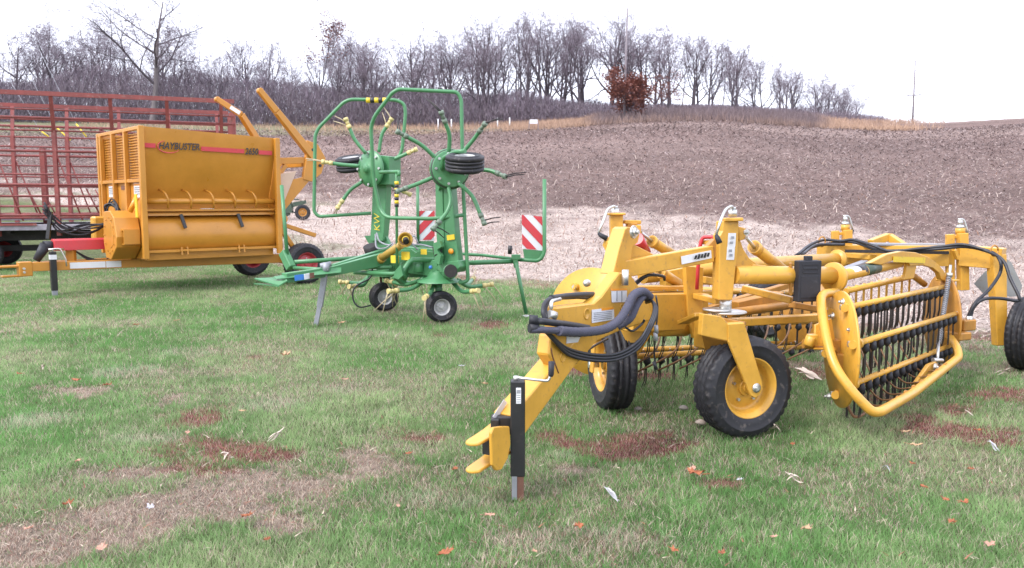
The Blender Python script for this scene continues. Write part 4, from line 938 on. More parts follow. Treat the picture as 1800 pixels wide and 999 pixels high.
    # working rotors on the ground
    for (cx, cy, yy, wx, wy, arms_) in ((771, 491, 10.95, 777, 0, [
            ([(745, 495), (722, 508), (698, 511)], [(659, 545, 0, 0), (672, 553, 0, .13)], 10.7), ([(763, 500), (757, 515), (750, 521)], [(743, 566, 0, .02), (750, 566, -.05, .13)], 10.5),
            ([(796, 497), (812, 512), (830, 512)], [(846, 552, 0, 0), (853, 545, 0, .13)], 10.6), ([(803, 492), (825, 504), (850, 502)], [(874, 531, 0, 0), (886, 526, 0, .13)], 11.1), ([(808, 494), (822, 500), (830, 492)], [(838, 470, .3, 0)], 11.7), ([(745, 490), (715, 500), (690, 496)], [(690, 540, .2, 0), (700, 542, .2, .13)], 11.3)]),
            (680, 477, 12.0, 675, 0, [
            ([(655, 478), (635, 497), (612, 497)], [(598, 518, 0, 0), (604, 520, 0, .13)], 12.0), ([(650, 482), (640, 500), (625, 503)], [(609, 530, 0, 0), (620, 524, 0, .13)], 11.7), ([(700, 482), (715, 497), (735, 495)], [(745, 520, 0, 0), (752, 522, 0, .13)], 12.3), ([(672, 484), (690, 503), (697, 500)], [(700, 530, 0, 0), (692, 530, 0, .13)], 11.5)])):
        c = P(cx, cy, yy); m = MB(); m.lathe([(.29, -.035), (.275, -.01), (.16, .03), (.12, .09), (.09, .12), (0, .12)], c, (0, 0, 1), 40); m.lathe([(.285, -.04), (.0, -.04)], c, (0, 0, 1), 40); m.cyl(c - V((0, 0, .05)), c - V((0, 0, .22)), .05, 12)
        rb = m.build('rotor', GRN, rt)
        for ap, tn, ya in arms_:
            pts = [P(x, y, ya + (yy - ya) * (1 - i / (len(ap) - 1))) for i, (x, y) in enumerate(ap)]; sm = catmull(pts, 7); m = MB(); m.tube(sm, .028, 9); ar = m.build('rotor_arm', GRN, rb); joint(sm[-1], sm[-3], CREAM, ar, tn, WIRET)
    def gw(px, py, n):
        g = G(px, py); make_wheel(rt, V((g.x, g.y, .212)), n, .212, .17, .108, RIMG, tread='rib', dish=.34); m = MB(); c = V((g.x, g.y, .212)); nn = V(n).normalized()
        m.beam(c - nn * .13, c - nn * .13 + V((0, 0, .3)), .03, .05); m.beam(c - nn * .13 + V((0, 0, .29)), c + V((0, 0, .33)), .05, .05); m.build('wheel_fork', RUST, rt)
    gw(775, 567, (.33, -.94, 0)); gw(675, 547, (.42, -.90, 0))
    m = MB(); m.tube(catmull(S([(655, 470, 11.6), (650, 489, 11.6), (624, 505, 11.5), (621, 527, 11.5), (632, 540, 11.5), (652, 537, 11.6)]), 7), .012, 6); m.build('drain_hose', HOSE, rt)
    # left outrigger and marker rod
    TB('outrigger_rail', S([(517, 461, 11.2), (653, 452, 11.8)]), .035); TB('outrigger_rail', S([(517, 471, 11.1), (573, 474, 10.75)]), .028)
    m = MB(); m.beam(P(498, 443, 11.25), P(512, 472, 11.15), .10, .12); m.build('outrigger_bracket', GRN, rt, bev=.01)
    TB('marker_rod', S([(505, 452, 11.2), (495, 326, 11.35)]), .030)
    # right outrigger with striped board
    TB('outrigger_rail', S([(806, 463, 11.2), (908, 459, 11.5)]), .040); TB('outrigger_rail', S([(800, 446, 11.5), (850, 449, 11.7), (900, 455, 11.6)]), .025)
    TB('marker_rod', S([(905, 456, 11.5), (948, 459, 11.5), (957, 445, 11.5), (957, 315, 11.5)]), .032, fl=.12)
    m = MB(); m.cyl(P(896, 447, 11.7), P(897, 432, 11.7), .03, 10); m.build('rubber_stop', BLK, rt)
    m = MB(); m.beam(P(899, 452, 11.45), P(915, 452, 11.45), .08, .07); m.beam(P(905, 454, 11.45), P(908, 470, 11.45), .07, .07); m.build('leg_bracket', GRN, rt, bev=.005)
    lg = TB('support_leg', S([(907, 462, 11.42), (925, 552, 11.4)]), .032); m = MB(); g = G(925, 556); m.lathe([(.0, .015), (.05, .012), (.055, 0)], V((g.x, g.y, 0)), (0, 0, 1), 16); m.build('foot', ZINC, lg)
    def board(poly, O, d, rev, mount):
        m = MB(); m.pxplate(poly, O, d, .02); b = m.build('striped_board', WHT, rt)
        (x0, y0), (x1, y1), (x2, y2), (x3, y3) = poly
        f = lambda u, v: (x0 + (x1 - x0) * u + (x3 - x0) * v, y0 + (y1 - y0) * u + (y3 - y0) * v)
        m = MB(); Of = V(O) + V((-d[1] if False else 0, -.006, 0))
        def clip(c0, c1):      # band c0 < u*.6 - v + ... < c1 clipped to the unit square
            pts = []; N = 60; k = .62
            sq = [(0, 0), (1, 0), (1, 1), (0, 1)]
            def val(p): return (p[0] if not rev else 1 - p[0]) * k * 1.0 - p[1] * 1.0
            poly_ = sq
            for sgn, cc in ((1, c0), (-1, -c1)):
                out = []
                for i in range(len(poly_)):
                    a, b_ = poly_[i], poly_[(i + 1) % len(poly_)]; va, vb = sgn * val(a) - cc, sgn * val(b_) - cc
                    if va >= 0: out.append(a)
                    if va * vb < 0: t = va / (va - vb); out.append((a[0] + (b_[0] - a[0]) * t, a[1] + (b_[1] - a[1]) * t))
                poly_ = out
                if len(poly_) < 3: return []
            return poly_
        for c0, c1 in ((.34, .62), (-.28, .06), (-.86, -.56)):
            pg = clip(c0, c1)
            if pg: m.pxplate([f(u, v) for u, v in pg], V((O[0], O[1] - .008, O[2])), d, .004)
        m.build('red_stripes', DRED, b)
        if mount: m = MB(); m.pxplate(mount, O, d, .015); m.build('mount_plate', GRN, b)
    board([(917, 378), (953, 381), (953, 441), (918, 437)], P(935, 410, 11.52), (1, .05), False, [(919, 438), (954, 441), (954, 458), (922, 455)])
    board([(734, 371), (764, 371), (763, 424), (734, 422)], P(750, 400, 12.6), (1, -.05), True, [(736, 424), (762, 424), (764, 434), (736, 434)])
    TB('marker_rod', S([(735, 432, 12.6), (734, 328, 12.6)]), .028)
    TB('rear_rail', S([(665, 440, 12.3), (735, 432, 12.6), (765, 440, 12.2)]), .03)
tedder()
# ------------------------------------------------------------------ yellow twin basket rake
def rake():
    rt = thing('hay_rake', 'large yellow basket rake with tined reels, its low tongue on a black jack', 'hay rake', V((1.3, 6.2, 0)))
    S = lambda L: [P(*q) for q in L]
    def TB(name, pts, r, mat=YEL, parent=None, fl=.05, n=12):
        m = MB(); m.tube(fillet(pts, fl), r, n); return m.build(name, mat, parent or rt)
    def BM(name, a, b, w, h, mat=YEL, parent=None, up=None, bev=.005, **k):
        m = MB(); m.beam(P(*a), P(*b), w, h, up=up, **k); return m.build(name, mat, parent or rt, bev=bev)
    def PL(name, poly, O, d, th, mat=YEL, parent=None, bev=.004):
        m = MB(); m.pxplate(poly, O, d, th); return m.build(name, mat, parent or rt, bev=bev)
    def bolt(par, px, py, Y, n, r=.018, l=.02):
        m = MB(); c = P(px, py, Y); n = V(n).normalized(); m.tube([c, c + n * l * .5], r * 1.45, 12); m.tube([c + n * l * .4, c + n * l], r, 6, smooth=False); m.tube([c + n * l, c + n * l * 1.6], r * .5, 8); return m.build('bolt', ZINC, par)
    T = V((.575, .818, 0)); TN = V((.818, -.575, 0))       # tongue heading and its camera-right normal
    HO = V((-.09, 4.31, 0))
    near = HO + TN * .075
    # tongue
    m = MB()
    a, b = P(892, 748, 4.40), P(1000, 612, 4.90)
    m.beam(a, b, .135, .165, .13, .13, up=V((0, 0, 1)))
    tg = m.build('tongue', YEL, rt, bev=.008, seg=2)
    dl = PL('decal', [(866, 733), (886, 702), (892, 708), (874, 738)], HO + TN * -.02, (T.x, T.y), .003, WHT, tg)
    # hitch
    PL('hitch_plate', [(864, 762), (868, 752), (882, 750), (896, 750), (898, 780), (893, 806), (882, 826), (873, 828), (866, 818)], HO + TN * .085, (T.x, T.y), .02, parent=tg)
    m = MB(); z1 = P(850, 770, 4.25).z; c = P(850, 772, 4.24)
    def jaw(z, dz):
        o = P(880, 760, 4.38); o.z = z; ax = -T
        pts = []
        for t in np.linspace(-70, 70, 9): pts.append(o + ax * (.225 + .055 * math.cos(R(t))) + TN * (.048 * math.sin(R(t))))
        pts = [o + TN * -.065 + ax * -.03, o + TN * -.05 + ax * .10] + pts + [o + TN * .05 + ax * .10, o + TN * .065 + ax * -.03]
        pts = [p + V((0, 0, dz * min(1, max(0, (p - o).dot(ax) / .2)))) for p in pts]
        m.plate(pts, V((0, 0, .016)))
    jaw(z1 + .030, -.045); jaw(z1 - .115, -.045)
    m.build('hitch_jaw', YEL, tg, bev=.006, seg=2)
    m = MB(); o = P(872, 783, 4.36); m.box(o, (.10, .11, .09), T, TN); m.build('hitch_socket', BLK, tg)
    for q in (763, 789): bolt(tg, 869, q, 4.24, TN)
    # jack stand
    g = G(910, 876); jx, jy = g.x, g.y
    m = MB(); m.box((jx, jy, .39), (.078, .078, .52)); jk = m.build('jack', BLK, rt, bev=.005)
    m = MB(); m.box((jx, jy, .07), (.066, .066, .14)); m.build('foot', [RUST], jk, bev=.003)
    m = MB(); m.box((jx - .018, jy - .036, .07), (.028, .004, .13)); m.build('worn_face', GALV, jk)
    m = MB(); m.box((jx - .07, jy + .04, .40), (.09, .08, .10)); m.box((jx - .12, jy + .05, .41), (.05, .12, .06)); m.build('jack_mount', BLK, jk, bev=.008)
    m = MB(); m.box((jx + .004, jy - .0405, .575), (.026, .003, .085)); m.box((jx + .004, jy - .0415, .597), (.020, .003, .02), mat=1)
    for k in range(4): m.box((jx + .004, jy - .0415, .578 - .012 * k), (.020, .003, .004), mat=1)
    m.build('decal', [WHT, GALV], jk)
    m = MB(); c = V((jx - .01, jy, .65)); m.tube([c, c + V((0, 0, .022))], .014, 10); m.tube(fillet([c + V((0, 0, .015)), c + V((.10, .0, .002)), c + V((.175, 0, -.005)), c + V((.185, 0, .03))], .02), .0075, 8); ck = m.build('crank', ZINC, jk)
    m = MB(); m.tube([c + V((.185, 0, .02)), c + V((.187, 0, .03)), c + V((.19, 0, .10))], [.011, .015, .017], 10); m.build('grip', PLAS, ck)
    # gooseneck
    gn = PL('gooseneck', [(977, 541), (1044, 533), (1058, 521), (1073, 500), (1089, 479), (1108, 481), (1135, 520), (1150, 560), (1120, 572), (1090, 582), (1050, 600), (1016, 640), (985, 660), (964, 624), (969, 590), (978, 578)], near, (T.x, T.y), .085, bev=.008)
    gp = lambda off: near + TN * off
    for (pl, mat) in (([(1075, 509), (1102, 508), (1102, 531), (1076, 532)], WHT), ([(1041, 545), (1079, 540), (1080, 562), (1041, 568)], WHT), ([(997, 591), (1022, 589), (1016, 602), (996, 604)], WHT)):
        d = PL('warning_decal', pl, gp(.006), (T.x, T.y), .004, mat, gn, bev=0)
    PL('decal_header', [(1075.5, 508), (1102, 507), (1102, 510.5), (1075.5, 511.5)], gp(.009), (T.x, T.y), .004, DORG, gn, bev=0)
    PL('decal_header', [(1058, 542.5), (1079, 540), (1079, 544), (1058, 546.5)], gp(.009), (T.x, T.y), .004, DORG, gn, bev=0)
    m = MB()
    for k in range(5): m.pxplate([(1044, 550 + k * 3.2), (1076, 547 + k * 3.0), (1076, 548 + k * 3.0), (1044, 551 + k * 3.2)], gp(.009), (T.x, T.y), .003)
    for q in (1084.5, 1093): m.pxplate([(q, 512), (q + .9, 512), (q + .9, 530), (q, 530)], gp(.009), (T.x, T.y), .003)
    m.build('decal_print', GALV, gn)
    for (x, y, r) in ((1031, 552, .035), (989, 628, .03), (1092, 540, .02)):
        m = MB(); c = PP(x, y, near, (T.x, T.y)); m.lathe([(r, -.001), (r, .004), (r * .8, .005), (r * .75, .001), (0, .001)], c, TN, 20); m.build('bushing', YEL, gn)
    m = MB(); c = PP(1099, 488, gp(.03), (T.x, T.y)); m.tube([c + V((0, 0, .05)), c - V((0, 0, .05))], .022, 12); m.build('pin', ZINC, gn)
    m = MB(); m.tube(catmull([PP(969, 612, gp(.003), (T.x, T.y)), PP(972, 628, gp(.003), (T.x, T.y)), PP(982, 656, gp(.003), (T.x, T.y))], 5), .004, 5); m.build('weld_seam', RUST, gn)
    # tower on the gooseneck
    tw = PL('tower', [(1078, 482), (1088, 440), (1099, 403), (1104, 399), (1112, 400), (1123, 402), (1124, 416), (1121, 427), (1112, 434), (1110, 452), (1106, 480)], P(1100, 440, 5.48) , (T.x, T.y), .10)
    PL('tower_web', [(1111, 428), (1158, 452), (1128, 468), (1106, 474)], P(1120, 450, 5.62), (.9, .43), .05, parent=tw)
    bolt(tw, 1112, 408, 5.46, TN, .03, .03)
    # diagonal linkage bar
    db = BM('linkage_bar', (1089, 474, 5.50), (1250, 446, 5.78), .07, .11, h1=.115)
    m = MB(); a, b = P(1198, 458, 5.63), P(1250, 447, 5.74); m.beam(a, b, .006, .055, up=V((0, 0, 1))); d_ = m.build('decal', WHT, db)
    m = MB()
    for k in range(5): c = P(1223 + k * 5.5, 452.5 - k * 1.1, 5.66 + .012 * k); m.box(c, (.016, .004, .036 if k % 2 else .028), (.95, .3, 0), (-.3, .95, 0), (.25, 0, .97))
    m.build('decal_print', DBLK, db)
    BM('bar_end', (1238, 452, 5.80), (1262, 428, 5.80), .09, .10, YELR)
    # centre box frame
    BM('centre_beam', (1095, 548, 5.85), (1225, 545, 6.35), .22, .27)
    BM('centre_beam', (1108, 506, 5.9), (1225, 505, 6.5), .10, .03)
    PL('centre_plate', [(1205, 468), (1237, 470), (1234, 594), (1221, 596), (1210, 560), (1207, 505)], P(1220, 530, 6.1), (.94, .33), .05)
    PL('centre_plate', [(1171, 478), (1208, 470), (1210, 505), (1170, 505)], P(1190, 490, 6.5), (.94, .33), .10)
    m = MB(); m.tube(S([(1150, 574, 6.05), (1205, 574, 6.2)]), .075, 18); m.build('pivot_tube', YEL, rt)
    BM('frame_rail', (1200, 567, 6.0), (1232, 553, 5.8), .10, .03)
    BM('frame_rail', (1225, 520, 6.1), (1265, 530, 5.85), .08, .04)
    BM('frame_rail', (1232, 582, 6.15), (1265, 588, 6.0), .16, .22)
    BM('frame_rail', (1095, 590, 6.1), (1128, 575, 6.1), .10, .16)
    PL('frame_gusset', [(1107, 625), (1132, 575), (1150, 560), (1147, 585), (1128, 617), (1110, 640)], P(1120, 600, 6.25), (.94, .33), .03)
    # posts
    lp = BM('front_post', (1083, 420, 6.35), (1083, 377, 6.35), .095, .10)
    BM('post_cap', (1083, 378.5, 6.33), (1083, 374.5, 6.33), .13, .13, parent=lp)
    BM('post_lower', (1082, 420, 6.37), (1081, 472, 6.37), .11, .11, YELR, parent=lp)
    BM('post_brace', (1066, 424, 6.2), (1088, 462, 6.0), .05, .08, parent=lp)
    BM('post_bracket', (1094, 390, 6.4), (1122, 391, 6.45), .10, .03, parent=lp)
    BM('post_bracket', (1110, 392, 6.42), (1110, 410, 6.42), .08, .10, YELR, parent=lp)
    BM('post_bracket', (1120, 396, 6.4), (1120, 412, 6.4), .05, .07, parent=lp)
    PO = P(1278, 450, 5.72)
    rp = PL('front_post', [(1271, 389), (1299, 389), (1299, 405), (1297, 440), (1294, 468), (1288, 528), (1263, 528), (1265, 430), (1265, 415), (1270, 406)], PO, (.97, .25), .10, bev=.006)
    BM('post_cap', (1286, 389, 5.76), (1286, 383, 5.76), .13, .13, parent=rp)
    PL('post_gusset', [(1297, 403), (1301, 403), (1301, 420), (1307, 438), (1318, 455), (1340, 470), (1340, 476), (1290, 472)], P(1300, 440, 5.86), (.9, .43), .035, parent=rp)
    PL('post_ear', [(1298, 398), (1312, 402), (1312, 420), (1300, 424)], P(1300, 410, 5.84), (.9, .43), .05, parent=rp)
    bolt(rp, 1311, 409, 5.80, (.4, -.9, 0), .015)
    for (x, y0, y1) in ((1287, 410, 434), (1285, 434, 457)):
        d = PL('warning_decal', [(x - 6.5, y0), (x + 7, y0), (x + 5.5, y1), (x - 8, y1)], PO + V((.0, -.004, 0)), (.97, .25), .003, WHT, rp, bev=0)
    m = MB()
    for (x, y) in ((1288, 418), (1286, 427), (1284, 441), (1285, 449)): m = MB(); m.box(P(x, y, 5.71), (.022, .003, .018), (.97, .25, 0), (-.25, .97, 0)); m.build('decal_print', GALV, rp)
    for par, (cx, cy, cY), pts, gr in ((lp, (1081, 370, 6.33), [(1081, 366), (1080, 362), (1068, 367), (1062, 385), (1052, 410)], [(1052, 410), (1056, 414), (1067, 420)]), (rp, (1288, 372, 5.76), [(1288, 368), (1287, 362), (1276, 367), (1269, 382), (1259, 412)], [(1259, 413), (1261, 418), (1265, 428)])):
        m = MB(); m.tube(S([(cx, cy + 9, cY), (cx, cy - 3, cY)]), .030, 14); m.tube(S([(cx, cy - 3, cY), (cx, cy - 8, cY)]), .022, 12); cc = m.build('jack_screw', ZINC, par)
        m = MB(); m.tube(fillet([P(x, y, cY - .04 * i) for i, (x, y) in enumerate(pts)], .03), .010, 8); m.build('crank', ZINC, cc)
        m = MB(); m.tube([P(x, y, cY - .16 - .01 * i) for i, (x, y) in enumerate(gr)], [.012, .017, .021], 10); m.build('grip', PLAS, cc)
    # red parts
    m = MB(); m.tube(fillet(S([(1225, 509, 6.0), (1227, 470, 6.0), (1231, 430, 6.0), (1235, 417, 6.0), (1256, 417, 5.95), (1262, 424, 5.9)]), .04), .014, 10); m.build('red_handle', REDP, rt)
    BM('latch_bracket', (1232, 426, 6.05), (1262, 426, 5.95), .05, .03); BM('latch_bracket', (1243, 427, 6.03), (1243, 445, 6.03), .03, .03, YELR)
    m = MB(); m.tube(S([(1120, 420, 6.3), (1140, 443, 6.5)]), [.05, .02], 12); m.build('red_cap', REDP, rt)
    # hydraulic cylinders
    for (a, b, c, d) in (((1127, 409, 6.4), (1145, 424, 6.5), (1182, 447, 6.75), .040), ((1150, 470, 6.1), (1160, 478, 6.15), (1192, 498, 6.4), .038), ((1312, 418, 5.85), (1325, 434, 5.98), (1374, 473, 6.35), .042)):
        m = MB(); m.tube(S([a, b]), .013, 10); rd = m.build('cylinder_rod', ZINC, rt)
        m = MB(); m.tube(S([b, c]), d, 16); m.tube([P(*b), P(*b).lerp(P(*c), .12)], d * 1.18, 16); m.build('hydraulic_cylinder', YEL, rt)
    # long arms
    na = TB('arm', S([(1289, 483, 5.78), (1470, 485, 6.25)]), .066, n=24)
    BM('arm_rib', (1320, 472, 5.9), (1345, 474, 6.0), .03, .06)
    fd = V((.90, .43, 0)).normalized()
    m = MB(); c = P(1466, 488, 6.22); m.lathe([(0, -.015), (.115, -.015), (.115, .012), (0, .012)], c, V((.85, .53, 0)), 32); m.build('arm_flange', YEL, na, bev=.003)
    fa = TB('arm', S([(1130, 486, 6.6), (1300, 466, 7.3), (1474, 456, 8.1)]), .060, n=20)
    m = MB(); c = P(1472, 457, 8.08); m.lathe([(0, -.012), (.10, -.012), (.10, .012), (0, .012)], c, V((.85, .53, 0)), 28); m.build('arm_flange', YEL, fa)
    # manual canister
    m = MB(); dd = V((.97, .24, 0)); nn = V((.24, -.97, 0)); c = P(1419, 494, 5.98); m.box(c, (.185, .07, .30), dd, nn); cn = m.build('manual_canister', PLAS, rt, bev=.008, seg=2)
    m = MB(); m.box(c + V((0, 0, .165)) , (.05, .045, .035), dd, nn); m.build('canister_cap', PLAS, cn, bev=.004)
    m = MB(); o = c + nn * .036
    for (x0, x1, z0, z1) in ((-.065, .065, .06, .065), (-.065, .065, .12, .125), (-.065, -.06, .06, .125), (.06, .065, .06, .125), (-.055, .055, .085, .10)): m.box(o + dd * (x0 + x1) / 2 + V((0, 0, (z0 + z1) / 2)), (x1 - x0, .005, z1 - z0), dd, nn)
    m.box(o + V((0, 0, -.04)), (.15, .006, .16), dd, nn); m.build('moulded_panel', PLAS, cn, bev=.002)
    BM('canister_bracket', (1390, 520, 6.0), (1390, 462, 6.0), .02, .03, YELR)
    # lower rails
    BM('frame_rail', (1286, 567, 5.92), (1462, 557, 6.55), .09, .055); BM('frame_rail', (1306, 507, 6.3), (1392, 528, 6.1), .07, .05)
    BM('frame_rail', (1290, 540, 6.5), (1370, 522, 6.8), .10, .09, YELR); BM('frame_rail', (1392, 536, 6.5), (1460, 548, 6.9), .06, .05, YELR)
    TB('drive_tube', S([(1282, 551, 6.35), (1384, 537, 6.75)]), .036, YELR)
    m = MB(); m.tube(S([(1317, 546.5, 6.5), (1318.5, 546.3, 6.5)]), .038, 14); m.build('tube_band', BLK, rt)
    BM('frame_rail', (1140, 520, 6.9), (1262, 516, 7.2), .08, .05); BM('frame_rail', (1236, 492, 6.8), (1270, 498, 6.9), .06, .06); BM('frame_rail', (1180, 486, 7.0), (1262, 492, 7.3), .10, .10)
    BM('frame_rail', (1236, 546, 6.6), (1390, 500, 7.6), .06, .05, YELR)
    # front caster, camera-right
    n1 = V((.355, -.935, 0)).normalized(); d1 = V((.935, .355, 0)).normalized(); W = .205
    hub = P(1322, 684, 5.45); wc = hub - n1 * W / 2; wc.z = .345
    make_wheel(rt, wc, n1, .352, W, .205, YEL, dish=.36)
    fo = hub + n1 * .035
    fk = PL('caster_fork', [(1280, 570), (1309, 568), (1340, 672), (1341, 684), (1336, 695), (1328, 700), (1320, 696), (1316, 687), (1281, 602)], fo, (d1.x, d1.y), .022, bev=.004)
    PL('fork_head', [(1236, 552), (1269, 557), (1280, 569), (1308, 567), (1309, 572), (1281, 600), (1233, 590)], fo - n1 * .01, (d1.x, d1.y), .05, parent=fk)
    m = MB(); m.plate([P(1233, 590, 5.50), P(1236, 553, 5.52), P(1246, 612, 5.66), ], V((.03, .01, 0))); m.plate([P(1233, 553, 5.50), P(1308, 567, 5.40), P(1312, 566, 5.64), P(1240, 553, 5.72)], V((0, 0, -.02)))
    m.plate([P(1234, 590, 5.50), P(1282, 602, 5.44), P(1268, 610, 5.64), P(1242, 628, 5.66)], V((0, .0, .02))); m.build('fork_throat', YELR, fk)
    m = MB(); hb = P(1329, 682, fo.y); hb = PP(1329, 682, fo, (d1.x, d1.y)); q = hb + n1 * .004; m.tube([q - n1 * .05, q], .028, 20); m.tube([q + V((0, 0, .0)), q + n1 * .012], .02, 6, smooth=False); m.tube([hb + n1 * .012, hb + n1 * .022], .011, 8); m.lathe([(.032, 0), (.032, .005), (0, .005)], q, n1, 20); m.build('axle_bolt', ZINC, fk)
    m = MB(); m.tube([hb - n1 * .03, wc], .022, 12); m.build('axle', RUST, fk)
    pv = P(1275, 548, 5.78)
    m = MB(); m.tube([pv + V((0, 0, .10)), pv], .042, 18); m.build('caster_shaft', ZINC, rp)
    m = MB(); m.lathe([(0, 0), (.125, 0), (.13, .006), (.125, .012), (0, .012)], pv - V((-.02, 0, .008)), (0, 0, 1), 32); m.lathe([(0, 0), (.10, 0), (.10, .010), (0, .010)], pv - V((.06, 0, -.010)), (0, 0, 1), 28); m.build('lock_plate', ZINC, rp)
    m = MB(); m.tube([pv + V((-.03, -.05, -.02)), pv + V((-.03, -.05, -.07))], .014, 6); m.build('lock_pin', ZINC, rp)
    # front caster, camera-left
    n2 = V((-.985, -.17, 0)).normalized(); wc2 = P(1075, 655, 6.30); wc2.z = .345
    make_wheel(rt, wc2, n2, .352, .215, .205, YEL, dish=.3)
    f2 = BM('caster_fork', (1046, 575, 6.22), (1040, 655, 6.2), .07, .02, up=V(n2)); o2 = wc2 + n2 * .155
    m = MB(); m.beam(o2 + V((.02, .0, .33)), o2 + V((0, 0, .0)), .02, .11, up=V((0, 1, 0))); m.beam(o2 + V((.0, .0, .36)), o2 + V((.36, 0.02, .38)), .14, .05); m.build('fork_arm', YEL, f2, bev=.004)
    m = MB(); m.tube([o2 - n2 * .05, o2 + n2 * .03], .024, 12); m.build('axle_bolt', ZINC, f2)
    # reels ------------------------------------------------------------
    def reel(c0, c1, nd, Rd, rb, angs, ntine, near_first, single=True, tl=.30, label=None):
        nd = V(nd).normalized(); hv = V((-nd.y, nd.x, 0)).normalized()
        if hv.y > 0: hv = -hv
        out = []
        for c, nm in ((c0, 'reel_disc'), (c1, 'reel_disc')):
            m = MB(); m.lathe([(0, -.008), (Rd, -.008), (Rd + .002, 0), (Rd, .008), (0, .008)], c, nd, 56); out.append(m.build(nm, YEL if c is c0 else YELR, rt))
        for i, an in enumerate(angs):
            off = hv * rb * math.cos(R(an)) + V((0, 0, 1)) * rb * math.sin(R(an)); a, b = c0 + off, c1 + off; ax = (b - a).normalized()
            m = MB(); m.tube([a.lerp(b, .03), b.lerp(a, .02)], .021 if single else .026, 12); br = m.build('tine_bar', YEL, rt)
            m = MB(); m.tube([a + ax * .015, a + ax * .055], .038, 14); m.tube([a - ax * .05, a + ax * .015], .030, 8); m.build('bearing', YEL, out[0])
            m = MB(); m.tube([a + (nd if nd.dot(ax) < 0 else -nd) * .012, a + (nd if nd.dot(ax) < 0 else -nd) * .05], .022, 6, smooth=False); m.tube([b - ax * .05, b + ax * .03], .02, 8); m.build('bolt', ZINC, out[0])
            md = .5; big = MB()
            for k in range(ntine):
                p = a.lerp(b, .075 + .88 * k / (ntine - 1)); t = MB() if single else big; dz = V((0, 0, -1)); sw = (V((-hv.x, -hv.y, 0)) * .0 + ax * .0)
                q = p + dz * .022 - hv * -.006
                lean = hv * random.uniform(-.02, .02) + ax * random.uniform(-.012, .012)
                t.tube([q + dz * -.010 + hv * .012, q + dz * .035 + hv * .010, q + dz * .062 + hv * .006], [.019, .027, .008] if single else [.024, .036, .009], 8, 0)
                t.tube([q + dz * -.03 + hv * .012, q + dz * -.02 + hv * .022], .007, 6, 2)
                for s in (-1, 1): t.tube([q + dz * .055 + ax * .006 * s, q + dz * (.06 + tl * .5) + ax * .012 * s + lean * .3, q + dz * tl + ax * (.016 * s) + hv * -.02 + lean], [.0058, .0050, .004], 5, 1, cap=False)
                if single: t.build('tine', [PLAS, WIRE, ZINC], br)
            if not single: o = big.build('tines', [PLAS, WIRE, ZINC], br); o['kind'] = 'stuff'
        return out
    c0, c1 = P(1478, 614, 5.8), P(1655, 560, 7.6)
    discs = reel(c0, c1, (-.995, .10, 0), .415, .335, (70, 16, -36, -95, -165, 135), 16, True, True, .235)
    d0, d1_ = P(1043, 566, 6.85), P(1428, 560, 9.0)
    reel(d0, d1_, (-.62, -.785, 0), .455, .33, (60, 0, -60, -120, 180, 120), 17, True, False, .27)
    m = MB(); c = P(1032, 498, 6.6); m.lathe([(.03, -.01), (.03, .015), (.018, .03), (0, .035)], c, V((-.62, -.785, 0)), 16); m.build('disc_bearing', ZINC, rt)
    # disc hardware near
    nd = V((-.995, .10, 0))
    for (x, y, Y, r) in ((1484, 531, 5.75, .022), (1466, 556, 5.9, .022), (1499, 580, 5.6, .022), (1459, 697, 5.88, .020)): bolt(discs[0], x, y, Y, nd, r * .8, .025)
    m = MB(); m.box(P(1470, 635, 5.82), (.06, .22, .14), nd, V((.1, .995, 0))); m.box(P(1468, 610, 5.84), (.05, .12, .12), nd, V((.1, .995, 0))); m.build('disc_bracket', YELR, discs[0], bev=.008)
    m = MB(); m.beam(P(1428, 606, 5.7), P(1428, 588, 5.7), .06, .07); m.plate([P(1432, 610, 5.7), P(1433, 572, 5.8), P(1462, 560, 5.85), P(1470, 608, 5.8)], V((0, .03, 0))); m.plate([P(1430, 612, 5.62), P(1470, 614, 5.7), P(1470, 606, 5.95), P(1434, 604, 5.95)], V((0, 0, -.012)))
    m.tube(S([(1420, 608, 5.65), (1426, 592, 5.65)]), .035, 12); m.build('motor_mount', YEL, rt, bev=.004)
    m = MB(); m.tube(S([(1412, 604, 5.7), (1430, 606, 5.7)]), .035, 12); m.build('hub_cap', YELR, rt)
    # basket frame
    bt = TB('basket_tube', S([(1470, 487, 6.25), (1530, 474, 6.75), (1600, 457, 7.35)]), .045, n=18)
    for (a, b, mt) in (((1493, 481.5, 6.44), (1506, 478.7, 6.55), WHT), ((1506, 478.7, 6.55), (1517, 476.4, 6.64), DBLK), ((1518, 476.2, 6.65), (1541, 471, 6.84), GRNJ)):
        m = MB(); m.tube(S([a, b]), .0475, 18); m.build('decal_band', mt, bt)
    ar_d = V((1.80 - .2, 1.75, 0)).normalized(); ao = P(1560, 460, 6.95); ar_d = (P(1673, 490, 7.62) - P(1530, 462, 6.7)); ar_d.z = 0; ar_d.normalize()
    arch = PL('arch_plate', [(1529, 463), (1560, 447), (1585, 442), (1610, 444), (1632, 452), (1650, 465), (1664, 482), (1674, 488), (1673, 495), (1655, 492), (1651, 480), (1640, 471), (1622, 466), (1600, 468), (1597, 458), (1570, 458), (1548, 466)], P(1530, 462, 6.68), (ar_d.x, ar_d.y), .045)
    PL('reflector_strip', [(1571, 451), (1627, 453), (1626, 463), (1571, 461)], P(1530, 462, 6.66), (ar_d.x, ar_d.y), .004, DYEL, arch, bev=0)
    PL('arch_strut', [(1596, 462), (1612, 466), (1606, 490), (1590, 492)], P(1530, 462, 6.72), (ar_d.x, ar_d.y), .03)
    BM('arch_foot', (1655, 493, 7.55), (1676, 492, 7.6), .14, .015)
    TB('arch_brace', S([(1604, 484, 7.4), (1625, 500, 7.6)]), .028, YELR)
